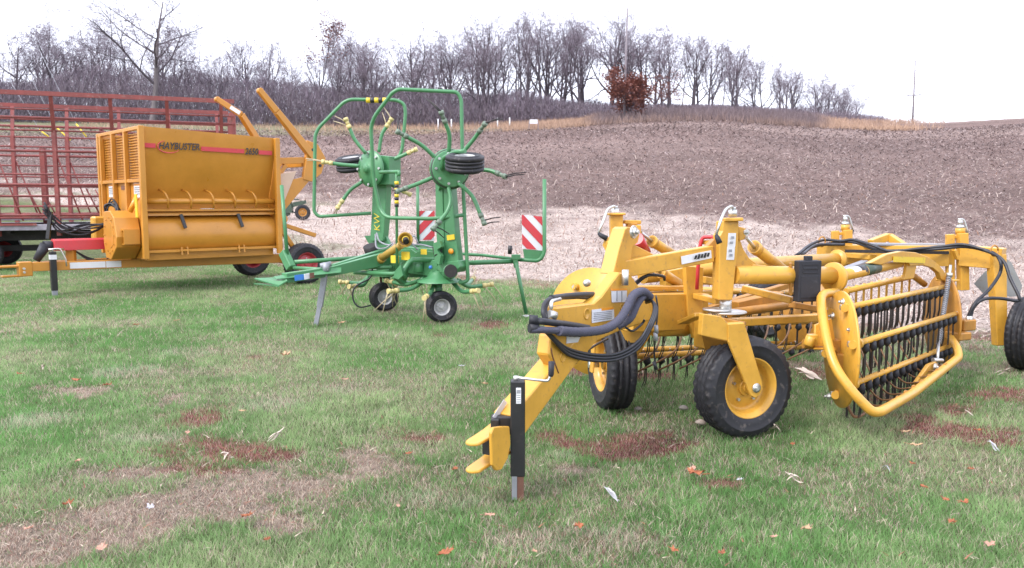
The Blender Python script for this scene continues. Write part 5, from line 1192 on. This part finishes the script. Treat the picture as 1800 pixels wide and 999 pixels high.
    sb = TB('stripper_bar', S([(1487, 512, 6.9), (1604, 486, 7.7)]), .026, n=12)
    for k in range(9): m = MB(); p = P(1492 + k * 13.4, 511 - k * 2.95, 6.93 + k * .095); m.beam(p, p - V((0, 0, .14)), .018, .008); m.tube([p + V((0, 0, -.02)), p + V((.0, 0, .035))], .012, 6); m.build('stripper_tab', YEL, sb)
    # guard hoop
    HP = [(1470, 514, 6.1), (1443, 517, 5.95), (1444, 545, 5.75), (1453, 598, 5.55), (1466, 645, 5.42), (1500, 692, 5.32), (1533, 725, 5.30), (1548, 724, 5.34), (1604, 692, 5.9), (1686, 628, 6.95), (1683, 612, 7.05), (1671, 594, 7.2)]
    hp = MB(); hp.tube(fillet(S(HP), .10, 6), .033, 16); hp = hp.build('guard_hoop', YEL, rt)
    m = MB()
    for k in range(8): f = (k + .5) / 8; p = P(1560 + 110 * f, 717 - 78 * f, 5.45 + 1.25 * f) + V((-.02, -.02, .012)); m.box(p, (.05, .02, .028), (.6, .8, 0), (.8, -.6, 0)); m.tube([p + V((-.012, -.02, 0)), p + V((-.02, -.03, .004))], .009, 6)
    m.build('rod_clamps', YELR, hp)
    for k in range(8):
        f = (k + .4) / 8; a = P(1555 + 112 * f, 716 - 80 * f, 5.42 + 1.3 * f); b = a + V((-.10, .35, .10)); c = a + V((-.02, .80, .28))
        m = MB(); m.tube(catmull([a, a + V((-.07, .12, -.02)), b, c], 5), .0065, 6); m.build('stripper_rod', RODM, rt)
    m = MB(); m.tube(catmull(S([(1487, 705, 5.9), (1494, 722, 5.8), (1503, 733, 5.7), (1518, 728, 5.75), (1530, 712, 5.9)]), 5), .011, 7); m.build('stripper_rod', RODM, rt)
    # left reel strippers and bent rods
    for k in range(9):
        x = 1125 + 38 * k; y0 = 596 - 3.2 * k; Y0 = 6.6 + .22 * k
        m = MB(); m.tube(catmull(S([(x + 38, y0 - 18, Y0 + .1), (x + 28, y0 + 18, Y0 - .2), (x, y0 + 40, Y0 - .25), (x - 45, y0 + 62, Y0 - .2)]), 5), .009, 6); m.build('stripper_rod', RODM, rt)
    # tension spring
    m = MB(); p0, p1 = P(1668, 486, 7.38), P(1650, 604, 6.9); ax, s1, s2 = frame_of(p1 - p0); L = (p1 - p0).length; pts = []
    for i in range(34 * 8 + 1): t = i / (34 * 8); a = 2 * PI * i / 8; pts.append(p0 + ax * L * t + (s1 * math.cos(a) + s2 * math.sin(a)) * .018)
    m.tube(pts, .0055, 5); sp = m.build('tension_spring', GALV, rt)
    m = MB(); m.tube(S([(1671, 466, 7.4), (1668, 492, 7.38)]), .012, 8); m.build('spring_rod', ZINC, sp); m = MB(); m.tube(S([(1650, 600, 6.9), (1648, 632, 6.75)]), .012, 8); m.tube(S([(1640, 633, 6.70), (1656, 634, 6.75)]), .018, 8); m.build('spring_hook', ZINC, sp); m = MB(); m.tube(S([(1669, 480, 7.38), (1669, 487, 7.38)]), .028, 6); m.build('spring_nut', ZINC, sp)
    PL('spring_bracket', [(1612, 672), (1634, 641), (1646, 636), (1653, 646), (1650, 655), (1614, 680)], P(1640, 650, 6.62), (.65, .76), .03)
    bolt(rt, 1643, 645, 6.58, (.6, -.8, 0), .02)
    # rear end ---------------------------------------------------------
    UPc = V((0, 0, 1))
    rb = BM('rear_beam', (1440, 446, 8.9), (1672, 450, 8.15), .20, .20)
    m = MB(); m.box(P(1600, 430, 8.4), (.9, .16, .02), (.95, -.3, 0), (.3, .95, 0)); m.build('beam_cover', GALV, rt)
    m = MB(); m.box(P(1575, 443, 8.2), (.95, .02, .03), (.95, -.3, 0), (.3, .95, 0)); m.build('beam_shade_strip', DARK, rt)  # solid dark strip standing in for the shade below the beam cover
    rbm = MB(); rbm.beam(P(1690, 449, 8.1), P(1764, 455, 7.85), .17, .20); rr = rbm.build('rear_arm', YEL, rt, bev=.006)
    m = MB(); m.tube([P(1717, 437, 7.96), P(1717, 462, 7.94)], .006, 6); m.build('weld_seam', RUST, rr)
    lg = MB(); lg.beam(P(1751, 448, 7.86), P(1757, 607, 7.80), .13, .13, .10, .10); lg.build('rear_leg', YEL, rt, bev=.006)
    for (x, Y, s) in ((1468, 8.75, 1), (1670, 8.12, 1)):
        pp = MB(); x1 = x + 21; 
        pp.beam(P(x, 402 + (10 if x > 1600 else 4), Y), P(x, 470 if x < 1600 else 500, Y), .075, .05, up=V((0, 1, 0))); pp.beam(P(x1, 400 + (10 if x > 1600 else 4), Y - .03), P(x1 + (2 if x > 1600 else 0), 470 if x < 1600 else 510, Y - .03), .085, .09, up=V((0, 1, 0)))
        pp.box(P(x + 10, 409 + (8 if x > 1600 else 2), Y + .02), (.12, .07, .03)); pz = pp.build('rear_post', YEL, rt, bev=.005)
        m = MB(); dx = x + 18; yb = 405 if x < 1600 else 411; m.tube(S([(dx, yb, Y), (dx, yb - 10, Y)]), .045, 14); m.build('post_collar', YEL, pz)
        m = MB(); m.tube(S([(dx, yb - 10, Y), (dx, yb - 15, Y)]), [.045, .03], 14); m.tube(S([(dx, yb - 15, Y), (dx, yb - 24, Y)]), .022, 12); m.tube(fillet(S([(dx - 4, yb - 25, Y), (dx + 6, yb - 26, Y), (dx + 10, yb - 14, Y), (dx + 13, yb, Y)]), .03), .009, 7); m.build('jack_screw', ZINC, pz)
        m = MB(); m.tube(S([(dx + 12, yb - 1, Y), (dx + 7, yb + 13, Y)]), .022, 8); m.build('grip', HOSE, pz)
        m = MB(); m.beam(P(x + 8, 440, Y - .06), P(x + 14, 456, Y - .06), .05, .03); m.build('post_wedge', YEL, pz)
    BM('rear_link', (1530, 428, 9.3), (1562, 416, 9.4), .08, .08); BM('rear_link', (1562, 416, 9.4), (1592, 436, 9.2), .08, .08)
    BM('frame_rail', (1484, 448, 8.6), (1535, 452, 8.3), .12, .05); BM('frame_rail', (1478, 478, 7.4), (1520, 462, 8.2), .07, .05, GALV)
    wr = G(1808, 652); make_wheel(rt, V((wr.x + .02, wr.y + .05, .345)), (.62, -.785, 0), .352, .215, .205, YEL)
    wl = V((2.95, 9.6, .345)); make_wheel(rt, wl, (-.62, .785, 0), .352, .215, .205, YEL); BM('rear_leg', (1476, 455, 8.95), (1470, 560, 9.2), .12, .12)
    m = MB(); m.beam(V((wr.x + .02, wr.y + .05, .345)), P(1757, 600, 7.8), .07, .07); m.build('rear_axle', YELR, rt)
    # grey sign back
    m = MB(); m.pxplate([(1712, 499), (1732, 477), (1740, 474), (1768, 454), (1778, 462), (1797, 502), (1792, 521), (1776, 522), (1730, 518)], P(1750, 495, 8.35), (.95, -.3), .006); m.build('sign_back', SIGNG, rt)
    m = MB(); m.box(P(1696, 571, 7.4), (.16, .12, .10), (.9, .4, 0), (-.4, .9, 0)); m.box(P(1684, 590, 7.3), (.16, .16, .07), (.9, .4, 0), (-.4, .9, 0)); m.build('reel_motor', YELR, rt, bev=.01)
    for pts in ([(1402, 448, 8.0), (1425, 430, 8.4), (1450, 422, 8.7), (1478, 424, 8.6), (1500, 422, 8.5), (1535, 432, 8.3), (1565, 442, 8.2), (1610, 438, 8.1), (1652, 434, 8.0), (1690, 430, 7.9), (1722, 437, 7.8), (1748, 446, 7.7), (1759, 462, 7.6), (1757, 482, 7.6), (1738, 510, 7.5), (1715, 532, 7.4), (1702, 556, 7.4)],
                [(1398, 450, 8.0), (1428, 435, 8.4), (1462, 428, 8.7), (1500, 426, 8.5), (1545, 440, 8.3), (1600, 440, 8.15), (1650, 438, 8.0), (1695, 434, 7.9), (1735, 442, 7.75), (1763, 458, 7.6), (1776, 490, 7.5), (1791, 521, 7.4), (1788, 529, 7.4), (1760, 525, 7.4), (1730, 526, 7.4), (1712, 540, 7.4), (1706, 558, 7.4)],
                [(1410, 448, 8.0), (1432, 432, 8.4), (1455, 430, 8.6), (1485, 430, 8.5)]):
        m = MB(); m.tube(catmull(S(pts), 6), .015, 8); m.build('hydraulic_hose', HOSE, rt)
    for (x, y, Y) in ((1701, 562, 7.38), (1706, 562, 7.38)): m = MB(); m.tube(S([(x, y - 6, Y), (x, y + 5, Y)]), .016, 8); m.build('hose_fitting', ZINC, rt)
    for (x, y, Y) in ((1748, 441, 7.72), (1445, 425, 8.6)):
        m = MB(); pts = [P(x, y, Y) + V((.035 * math.cos(t), 0, .05 * math.sin(t))) for t in np.linspace(0, 2 * PI, 13)]; m.tube(pts, .008, 6); m.build('hose_ring', YELR, rt)
    # hoses at the front --------------------------------------------------
    def hose(pts, r, mat=HOSE, nm='hydraulic_hose', n=9, corr=0):
        q = catmull(S(pts), 9); m = MB()
        m.tube(q, [r * (1 + corr * (1 if i % 2 else -1)) for i in range(len(q))] if corr else r, n); return m.build(nm, mat, rt)
    hose([(982, 582, 4.55), (1020, 584, 4.75), (1062, 579, 4.95), (1088, 563, 5.08), (1103, 540, 5.15), (1114, 519, 5.2), (1130, 513, 5.3), (1142, 522, 5.4)], .028, SLEEVE, 'hose_sleeve', 12, .035)
    hose([(1085, 575, 5.2), (1108, 560, 5.2), (1120, 535, 5.25), (1132, 520, 5.35), (1140, 528, 5.45)], .024, SLEEVE, 'hose_sleeve', 12, .035)
    hose([(934, 563, 4.5), (960, 566, 4.52), (1000, 571, 4.7), (1034, 577, 4.9)], .020, HOSE)
    hose([(932, 580, 4.48), (955, 580, 4.5), (985, 582, 4.57)], .020, SLEEVE)
    hose([(930, 562, 4.5), (945, 563, 4.5)], .028, PLAS, 'coupler_cap'); hose([(930, 577, 4.48), (946, 577, 4.5)], .026, PLAS, 'coupler_cap')
    rn = random.Random(9)
    for k in range(3):
        j = lambda: rn.uniform(-4, 4)
        hose([(960, 578 + 3 * k, 4.55), (975, 596 + 2 * k, 4.6), (1000, 614 + 5 * k, 4.75), (1045, 624 + 5 * k, 4.95), (1088, 621 + 5 * k, 5.05), (1124, 598 + 6 * k, 5.15), (1143 + 3 * k, 566, 5.2), (1150 + 2 * k, 543, 5.25), (1146, 530, 5.35), (1136, 532, 5.45)], .0105)
    hose([(958, 563, 4.6), (955, 545, 4.62), (963, 528, 4.7), (990, 521, 4.9), (1030, 523, 5.1), (1058, 524, 5.3)], .014); hose([(962, 560, 4.6), (960, 540, 4.65), (972, 526, 4.75), (1000, 524, 4.95), (1056, 521, 5.3)], .010)
    hose([(968, 524, 4.75), (1000, 520, 4.95), (1040, 518, 5.15), (1058, 522, 5.35)], .018)
    hose([(1108, 512, 5.6), (1120, 495, 5.6), (1140, 484, 5.6), (1165, 486, 5.7), (1168, 492, 5.75)], .011); hose([(1106, 516, 5.6), (1116, 502, 5.6), (1135, 487, 5.62), (1150, 482, 5.7)], .009)
    hose([(1100, 576, 5.3), (1112, 582, 5.4), (1128, 570, 5.5), (1133, 562, 5.5)], .008); hose([(1033, 616, 5.3), (1050, 605, 5.5), (1068, 596, 5.7)], .008)
    m = MB(); m.tube(fillet(S([(969, 543, 4.6), (969, 530, 4.62), (985, 526, 4.7)]), .02), .011, 8); m.tube(S([(965, 552, 4.6), (976, 556, 4.62)]), .026, 12); m.build('hose_fitting', ZINC, rt)
    m = MB(); m.box(P(972, 553, 4.75), (.06, .05, .07), T, TN); m.build('hose_block', GALV, rt, bev=.006)
    for (x, y, Y) in ((1153, 572, 5.25), (1152, 585, 5.25)): m = MB(); m.tube(S([(x, y, Y), (x + 1, y + 14, Y)]), .014, 8); m.build('hose_fitting', GALV, rt)
    m = MB(); m.tube(catmull(S([(1153, 520, 5.3), (1156, 545, 5.3), (1152, 590, 5.3), (1150, 625, 5.4), (1154, 648, 5.4)]), 5), .006, 5); m.tube(S([(1149, 636, 5.4), (1154, 650, 5.4)]), .012, 6); m.build('tie_cord', HOSE, rt)
rake()

# ------------------------------------------------------------------ fallen leaves and husks
def leaf(px, py, s, c, label, kind='oak'):
    g = G(px, py); rn = random.Random(int(px * 7 + py)); m = MB(); a0 = rn.random() * 6.28
    def pt(a, r, z): return V((g.x + math.cos(a + a0) * r, g.y + math.sin(a + a0) * r, .045 + z))
    s = s * g.y / FOC / 2
    if kind == 'oak':
        out = []; N = 28
        for k in range(N):
            t = k / N * 2 * PI; lobes = .62 + .38 * abs(math.cos(2.5 * t)) ** .8 if k % 2 == 0 else .52 + .2 * abs(math.cos(2.5 * t))
            rr = s * lobes * (1.25 if abs(math.cos(t)) > .8 else .85) * rn.uniform(.85, 1.1); out.append(pt(t, rr, abs(rr) * rn.uniform(.0, .55)))
        cpt = pt(0, 0, 0); n = len(out); m.add(out + [cpt], [(i, (i + 1) % n, n) for i in range(n)]); m.tube([pt(PI, s * .9, s * .1), pt(PI + .15, s * 1.7, s * .3)], s * .05, 4)
    elif kind == 'stone':
        m.lathe([(0, -.3 * s), (.8 * s, -.1 * s), (s, .15 * s), (.7 * s, .5 * s), (.25 * s, .7 * s), (0, .72 * s)], V((g.x, g.y, .015)), (0.1, .1, 1), 12, wob=lambda j, k: .14 * s * math.sin(k * 2.3 + j) * (1 if 0 < j < 5 else 0))
    else:
        for q in range(3):
            b = a0 + rn.uniform(-.5, .5); L = s * rn.uniform(.7, 1.2); w = s * .16
            pts = [V((g.x + math.cos(b) * (t - .5) * 2 * L, g.y + math.sin(b) * (t - .5) * 2 * L, .045 + .03 * math.sin(t * 3 + q) + .01 * q)) for t in np.linspace(0, 1, 6)]
            sd = V((-math.sin(b), math.cos(b), .3)) * w; vs = []
            for i, p in enumerate(pts): k = math.sin(PI * (i + .35) / 5.7); vs += [p - sd * k, p + sd * k]
            m.add(vs, [(2 * i, 2 * i + 1, 2 * i + 3, 2 * i + 2) for i in range(5)])
    me_ = m.build({'oak': 'fallen_leaf', 'husk': 'corn_husk', 'stone': 'stone'}[kind], LM[c]); tag(me_, label, {'oak': 'leaf', 'husk': 'corn husk', 'stone': 'stone'}[kind], {'oak': 'fallen oak leaves on the lawn', 'husk': 'pale corn husks on the lawn', 'stone': 'small stones on the lawn'}[kind])
LM = {'rust': paint('rust_oak_leaf', (.33, .11, .045), .7, .3, coat=0, scale=20), 'pink': paint('pale_pink_leaf', (.50, .28, .20), .7, .25, coat=0, scale=20), 'tan': paint('tan_leaf', (.46, .30, .17), .7, .25, coat=0, scale=20), 'pale': paint('pale_husk', (.55, .46, .38), .7, .2, coat=0, scale=20), 'grey': paint('grey_leaf', (.45, .44, .46), .7, .2, (.2, .2, .2), coat=0, scale=20), 'stone': paint('grey_stone', (.27, .25, .22), .85, .3, coat=0, scale=20)}
for a in [
 (782, 990, 34, 'rust', 'large rust oak leaf cut by the bottom edge, left of the black jack'), (861, 921, 22, 'pink', 'pale pink leaf below and left of the black jack foot'), (1018, 941, 28, 'rust', 'rust leaf in the grass below and right of the jack foot'),
 (180, 980, 28, 'pink', 'pink leaf near the bottom edge at left'), (265, 907, 20, 'grey', 'grey leaf on the dead patch at lower left'), (120, 900, 22, 'rust', 'rust leaf on the dead patch near the left edge'), (435, 922, 24, 'rust', 'brown curled leaf on the dead patch, lower centre left'),
 (50, 945, 16, 'pink', 'small pinkish leaf at the far lower left'), (135, 678, 20, 'rust', 'rust leaf left of the red leaf pair, mid-left lawn'), (190, 686, 20, 'rust', 'dark rust leaf on the tan patch, mid-left lawn'), (35, 666, 11, 'rust', 'small orange leaf at the left edge of the lawn'),
 (502, 632, 26, 'tan', 'flat tan leaf on the open lawn below the grey stand'), (607, 676, 13, 'pink', 'small pale leaf on the open lawn left of the tongue'), (853, 684, 13, 'tan', 'small tan leaf left of the yellow tongue'), (811, 652, 12, 'grey', 'whitish scrap on the lawn left of the yellow tongue'),
 (310, 570, 11, 'tan', 'little tan leaf on the lawn below the orange machine'), (241, 577, 10, 'rust', 'little rust leaf on the lawn left of centre, below the orange machine'), (425, 733, 12, 'tan', 'tan leaf above the red patch'), (330, 772, 14, 'pink', 'pale leaf on the left end of the red patch'),
 (600, 574, 15, 'tan', 'tan leaf beside the foot of the grey stand'), (138, 823, 14, 'pink', 'faint pink leaf left of the red patch'), (470, 965, 18, 'rust', 'brown leaf near the bottom edge left of centre'), (700, 905, 12, 'pink', 'pale pink leaf left of the jack foot'), (718, 810, 15, 'rust', 'rust leaf left of the yellow hitch'), (800, 838, 16, 'rust', 'rust leaf just below the yellow hitch'),
 (1222, 845, 34, 'rust', 'big curled rust leaf below the near front wheel'), (1215, 838, 20, 'pink', 'pink leaf touching the big curled rust leaf'), (1300, 857, 13, 'grey', 'grey leaf right of the big curled rust leaf'), (1417, 945, 24, 'tan', 'tan leaf near the bottom, below the yellow basket'), (1672, 933, 22, 'rust', 'bright rust leaf at lower right'), (1693, 898, 22, 'rust', 'narrow rust leaf above the bright one at lower right'),
 (1662, 893, 18, 'rust', 'flat brown leaf left of the narrow rust leaf'), (1738, 974, 24, 'pink', 'pale leaf near the lower right corner'), (1623, 870, 16, 'rust', 'rust leaf in the grass right of the bird-coloured scrap'), (1705, 838, 16, 'rust', 'rust leaf near the red patch at right'), (1590, 771, 18, 'tan', 'upright tan leaf under the guard hoop'), (1393, 793, 15, 'rust', 'brown leaf right of the near front wheel'),
 (1603, 828, 14, 'rust', 'small upright rust leaf between hoop and scrap'), (1608, 795, 22, 'tan', 'tan leaf below the guard hoop'), (1718, 768, 16, 'rust', 'rust leaf on the right-hand red patch'), (1360, 960, 14, 'pink', 'small pinkish leaf at the bottom right of centre'), (1185, 985, 20, 'rust', 'dark rust leaf at the bottom edge right of the jack'),
 (1268, 990, 20, 'rust', 'rust leaf cut by the bottom edge, centre right'), (940, 986, 14, 'pink', 'pink leaf at the bottom edge under the jack')]: leaf(*a)
for a in [(210, 595, 24, 'pale', 'pale husk lying on the lawn below the orange machine'), (75, 656, 30, 'pale', 'pale splinter of husk at the left edge of the lawn'), (487, 780, 40, 'pale', 'white husk at the right end of the red patch'), (400, 817, 30, 'pale', 'white husk in front of the red patch'), (1075, 888, 28, 'grey', 'grey-white stick right of the jack foot'),
 (1395, 858, 32, 'pale', 'white crumpled husk on the grass below the basket'), (1557, 840, 26, 'grey', 'black and white scrap on the grass at right'), (1720, 790, 60, 'pale', 'long pale husk in front of the right red patch'), (1690, 735, 50, 'pale', 'forked pale husk on the right red patch'), (955, 742, 30, 'pale', 'pale husk behind the black jack'),
 (1360, 765, 34, 'pale', 'pale husk beside the near front tyre'), (1420, 668, 60, 'pale', 'spread pale husk on the lawn between wheel and basket'), (1130, 662, 26, 'pale', 'pale husk behind the far front tyre'), (700, 598, 20, 'pale', 'pale husk in front of the tedder wheels'), (1762, 665, 40, 'pale', 'pale husk near the rear wheel'), (1745, 800, 22, 'grey', 'grey husk end right of the long pale husk')]: leaf(*a, 'husk')
for a in [(1232, 748, 20, 'pale', 'pale flat stone at the near front tyre'), (1202, 722, 18, 'stone', 'round brown stone between the two front wheels'), (1122, 723, 14, 'stone', 'small dark stone beside the far front tyre')]: leaf(*a, 'stone')
# ------------------------------------------------------------------ sky, light, camera
w = bpy.data.worlds.new('World'); scene.world = w; w.use_nodes = True; nt = w.node_tree; N = nt.nodes; L = nt.links
bg = N['Background']; sky = N.new('ShaderNodeTexSky'); sky.sky_type = 'NISHITA'; sky.sun_disc = False
SEL, SAZ = 48, -128
sky.sun_elevation = R(SEL); sky.sun_rotation = R(SAZ); sky.dust_density = 4; sky.air_density = 1; sky.ozone_density = 1
mx = N.new('ShaderNodeMix'); mx.data_type = 'RGBA'; mx.inputs[0].default_value = .80; mx.inputs[7].default_value = (6.9, 7.1, 8.2, 1)
L.new(sky.outputs[0], mx.inputs[6]); L.new(mx.outputs[2], bg.inputs['Color']); bg.inputs['Strength'].default_value = .135
sl = bpy.data.lights.new('sun', 'SUN'); sl.energy = 1.15; sl.angle = R(14); sl.color = (1, .98, .96)
so = bpy.data.objects.new('sun', sl); COL.objects.link(so)
az, el = R(SAZ), R(SEL); dv = V((math.sin(az) * math.cos(el), math.cos(az) * math.cos(el), math.sin(el)))
so.rotation_euler = dv.to_track_quat('Z', 'Y').to_euler(); so.location = dv * 60
cd = bpy.data.cameras.new('camera'); co = bpy.data.objects.new('camera', cd); COL.objects.link(co); scene.camera = co
co.location = CAM; co.rotation_euler = (PI / 2 - PITCH, 0, 0)
cd.sensor_fit = 'HORIZONTAL'; cd.sensor_width = 36; cd.lens = 36 * FOC / 1800; cd.clip_start = .1; cd.clip_end = 5000
cd.dof.use_dof = True; cd.dof.focus_distance = 5.9; cd.dof.aperture_fstop = 5.0
scene.render.engine = 'CYCLES'; scene.render.resolution_x = 1024; scene.render.resolution_y = 568
scene.cycles.samples = 160; scene.cycles.use_denoising = True; scene.cycles.max_bounces = 6; scene.cycles.diffuse_bounces = 3; scene.cycles.transmission_bounces = 3; scene.cycles.transparent_max_bounces = 4
vs_ = scene.view_settings; vs_.view_transform = 'Standard'; vs_.look = 'None'; vs_.gamma = 1; vs_.exposure = 1.28; vs_.use_curve_mapping = False
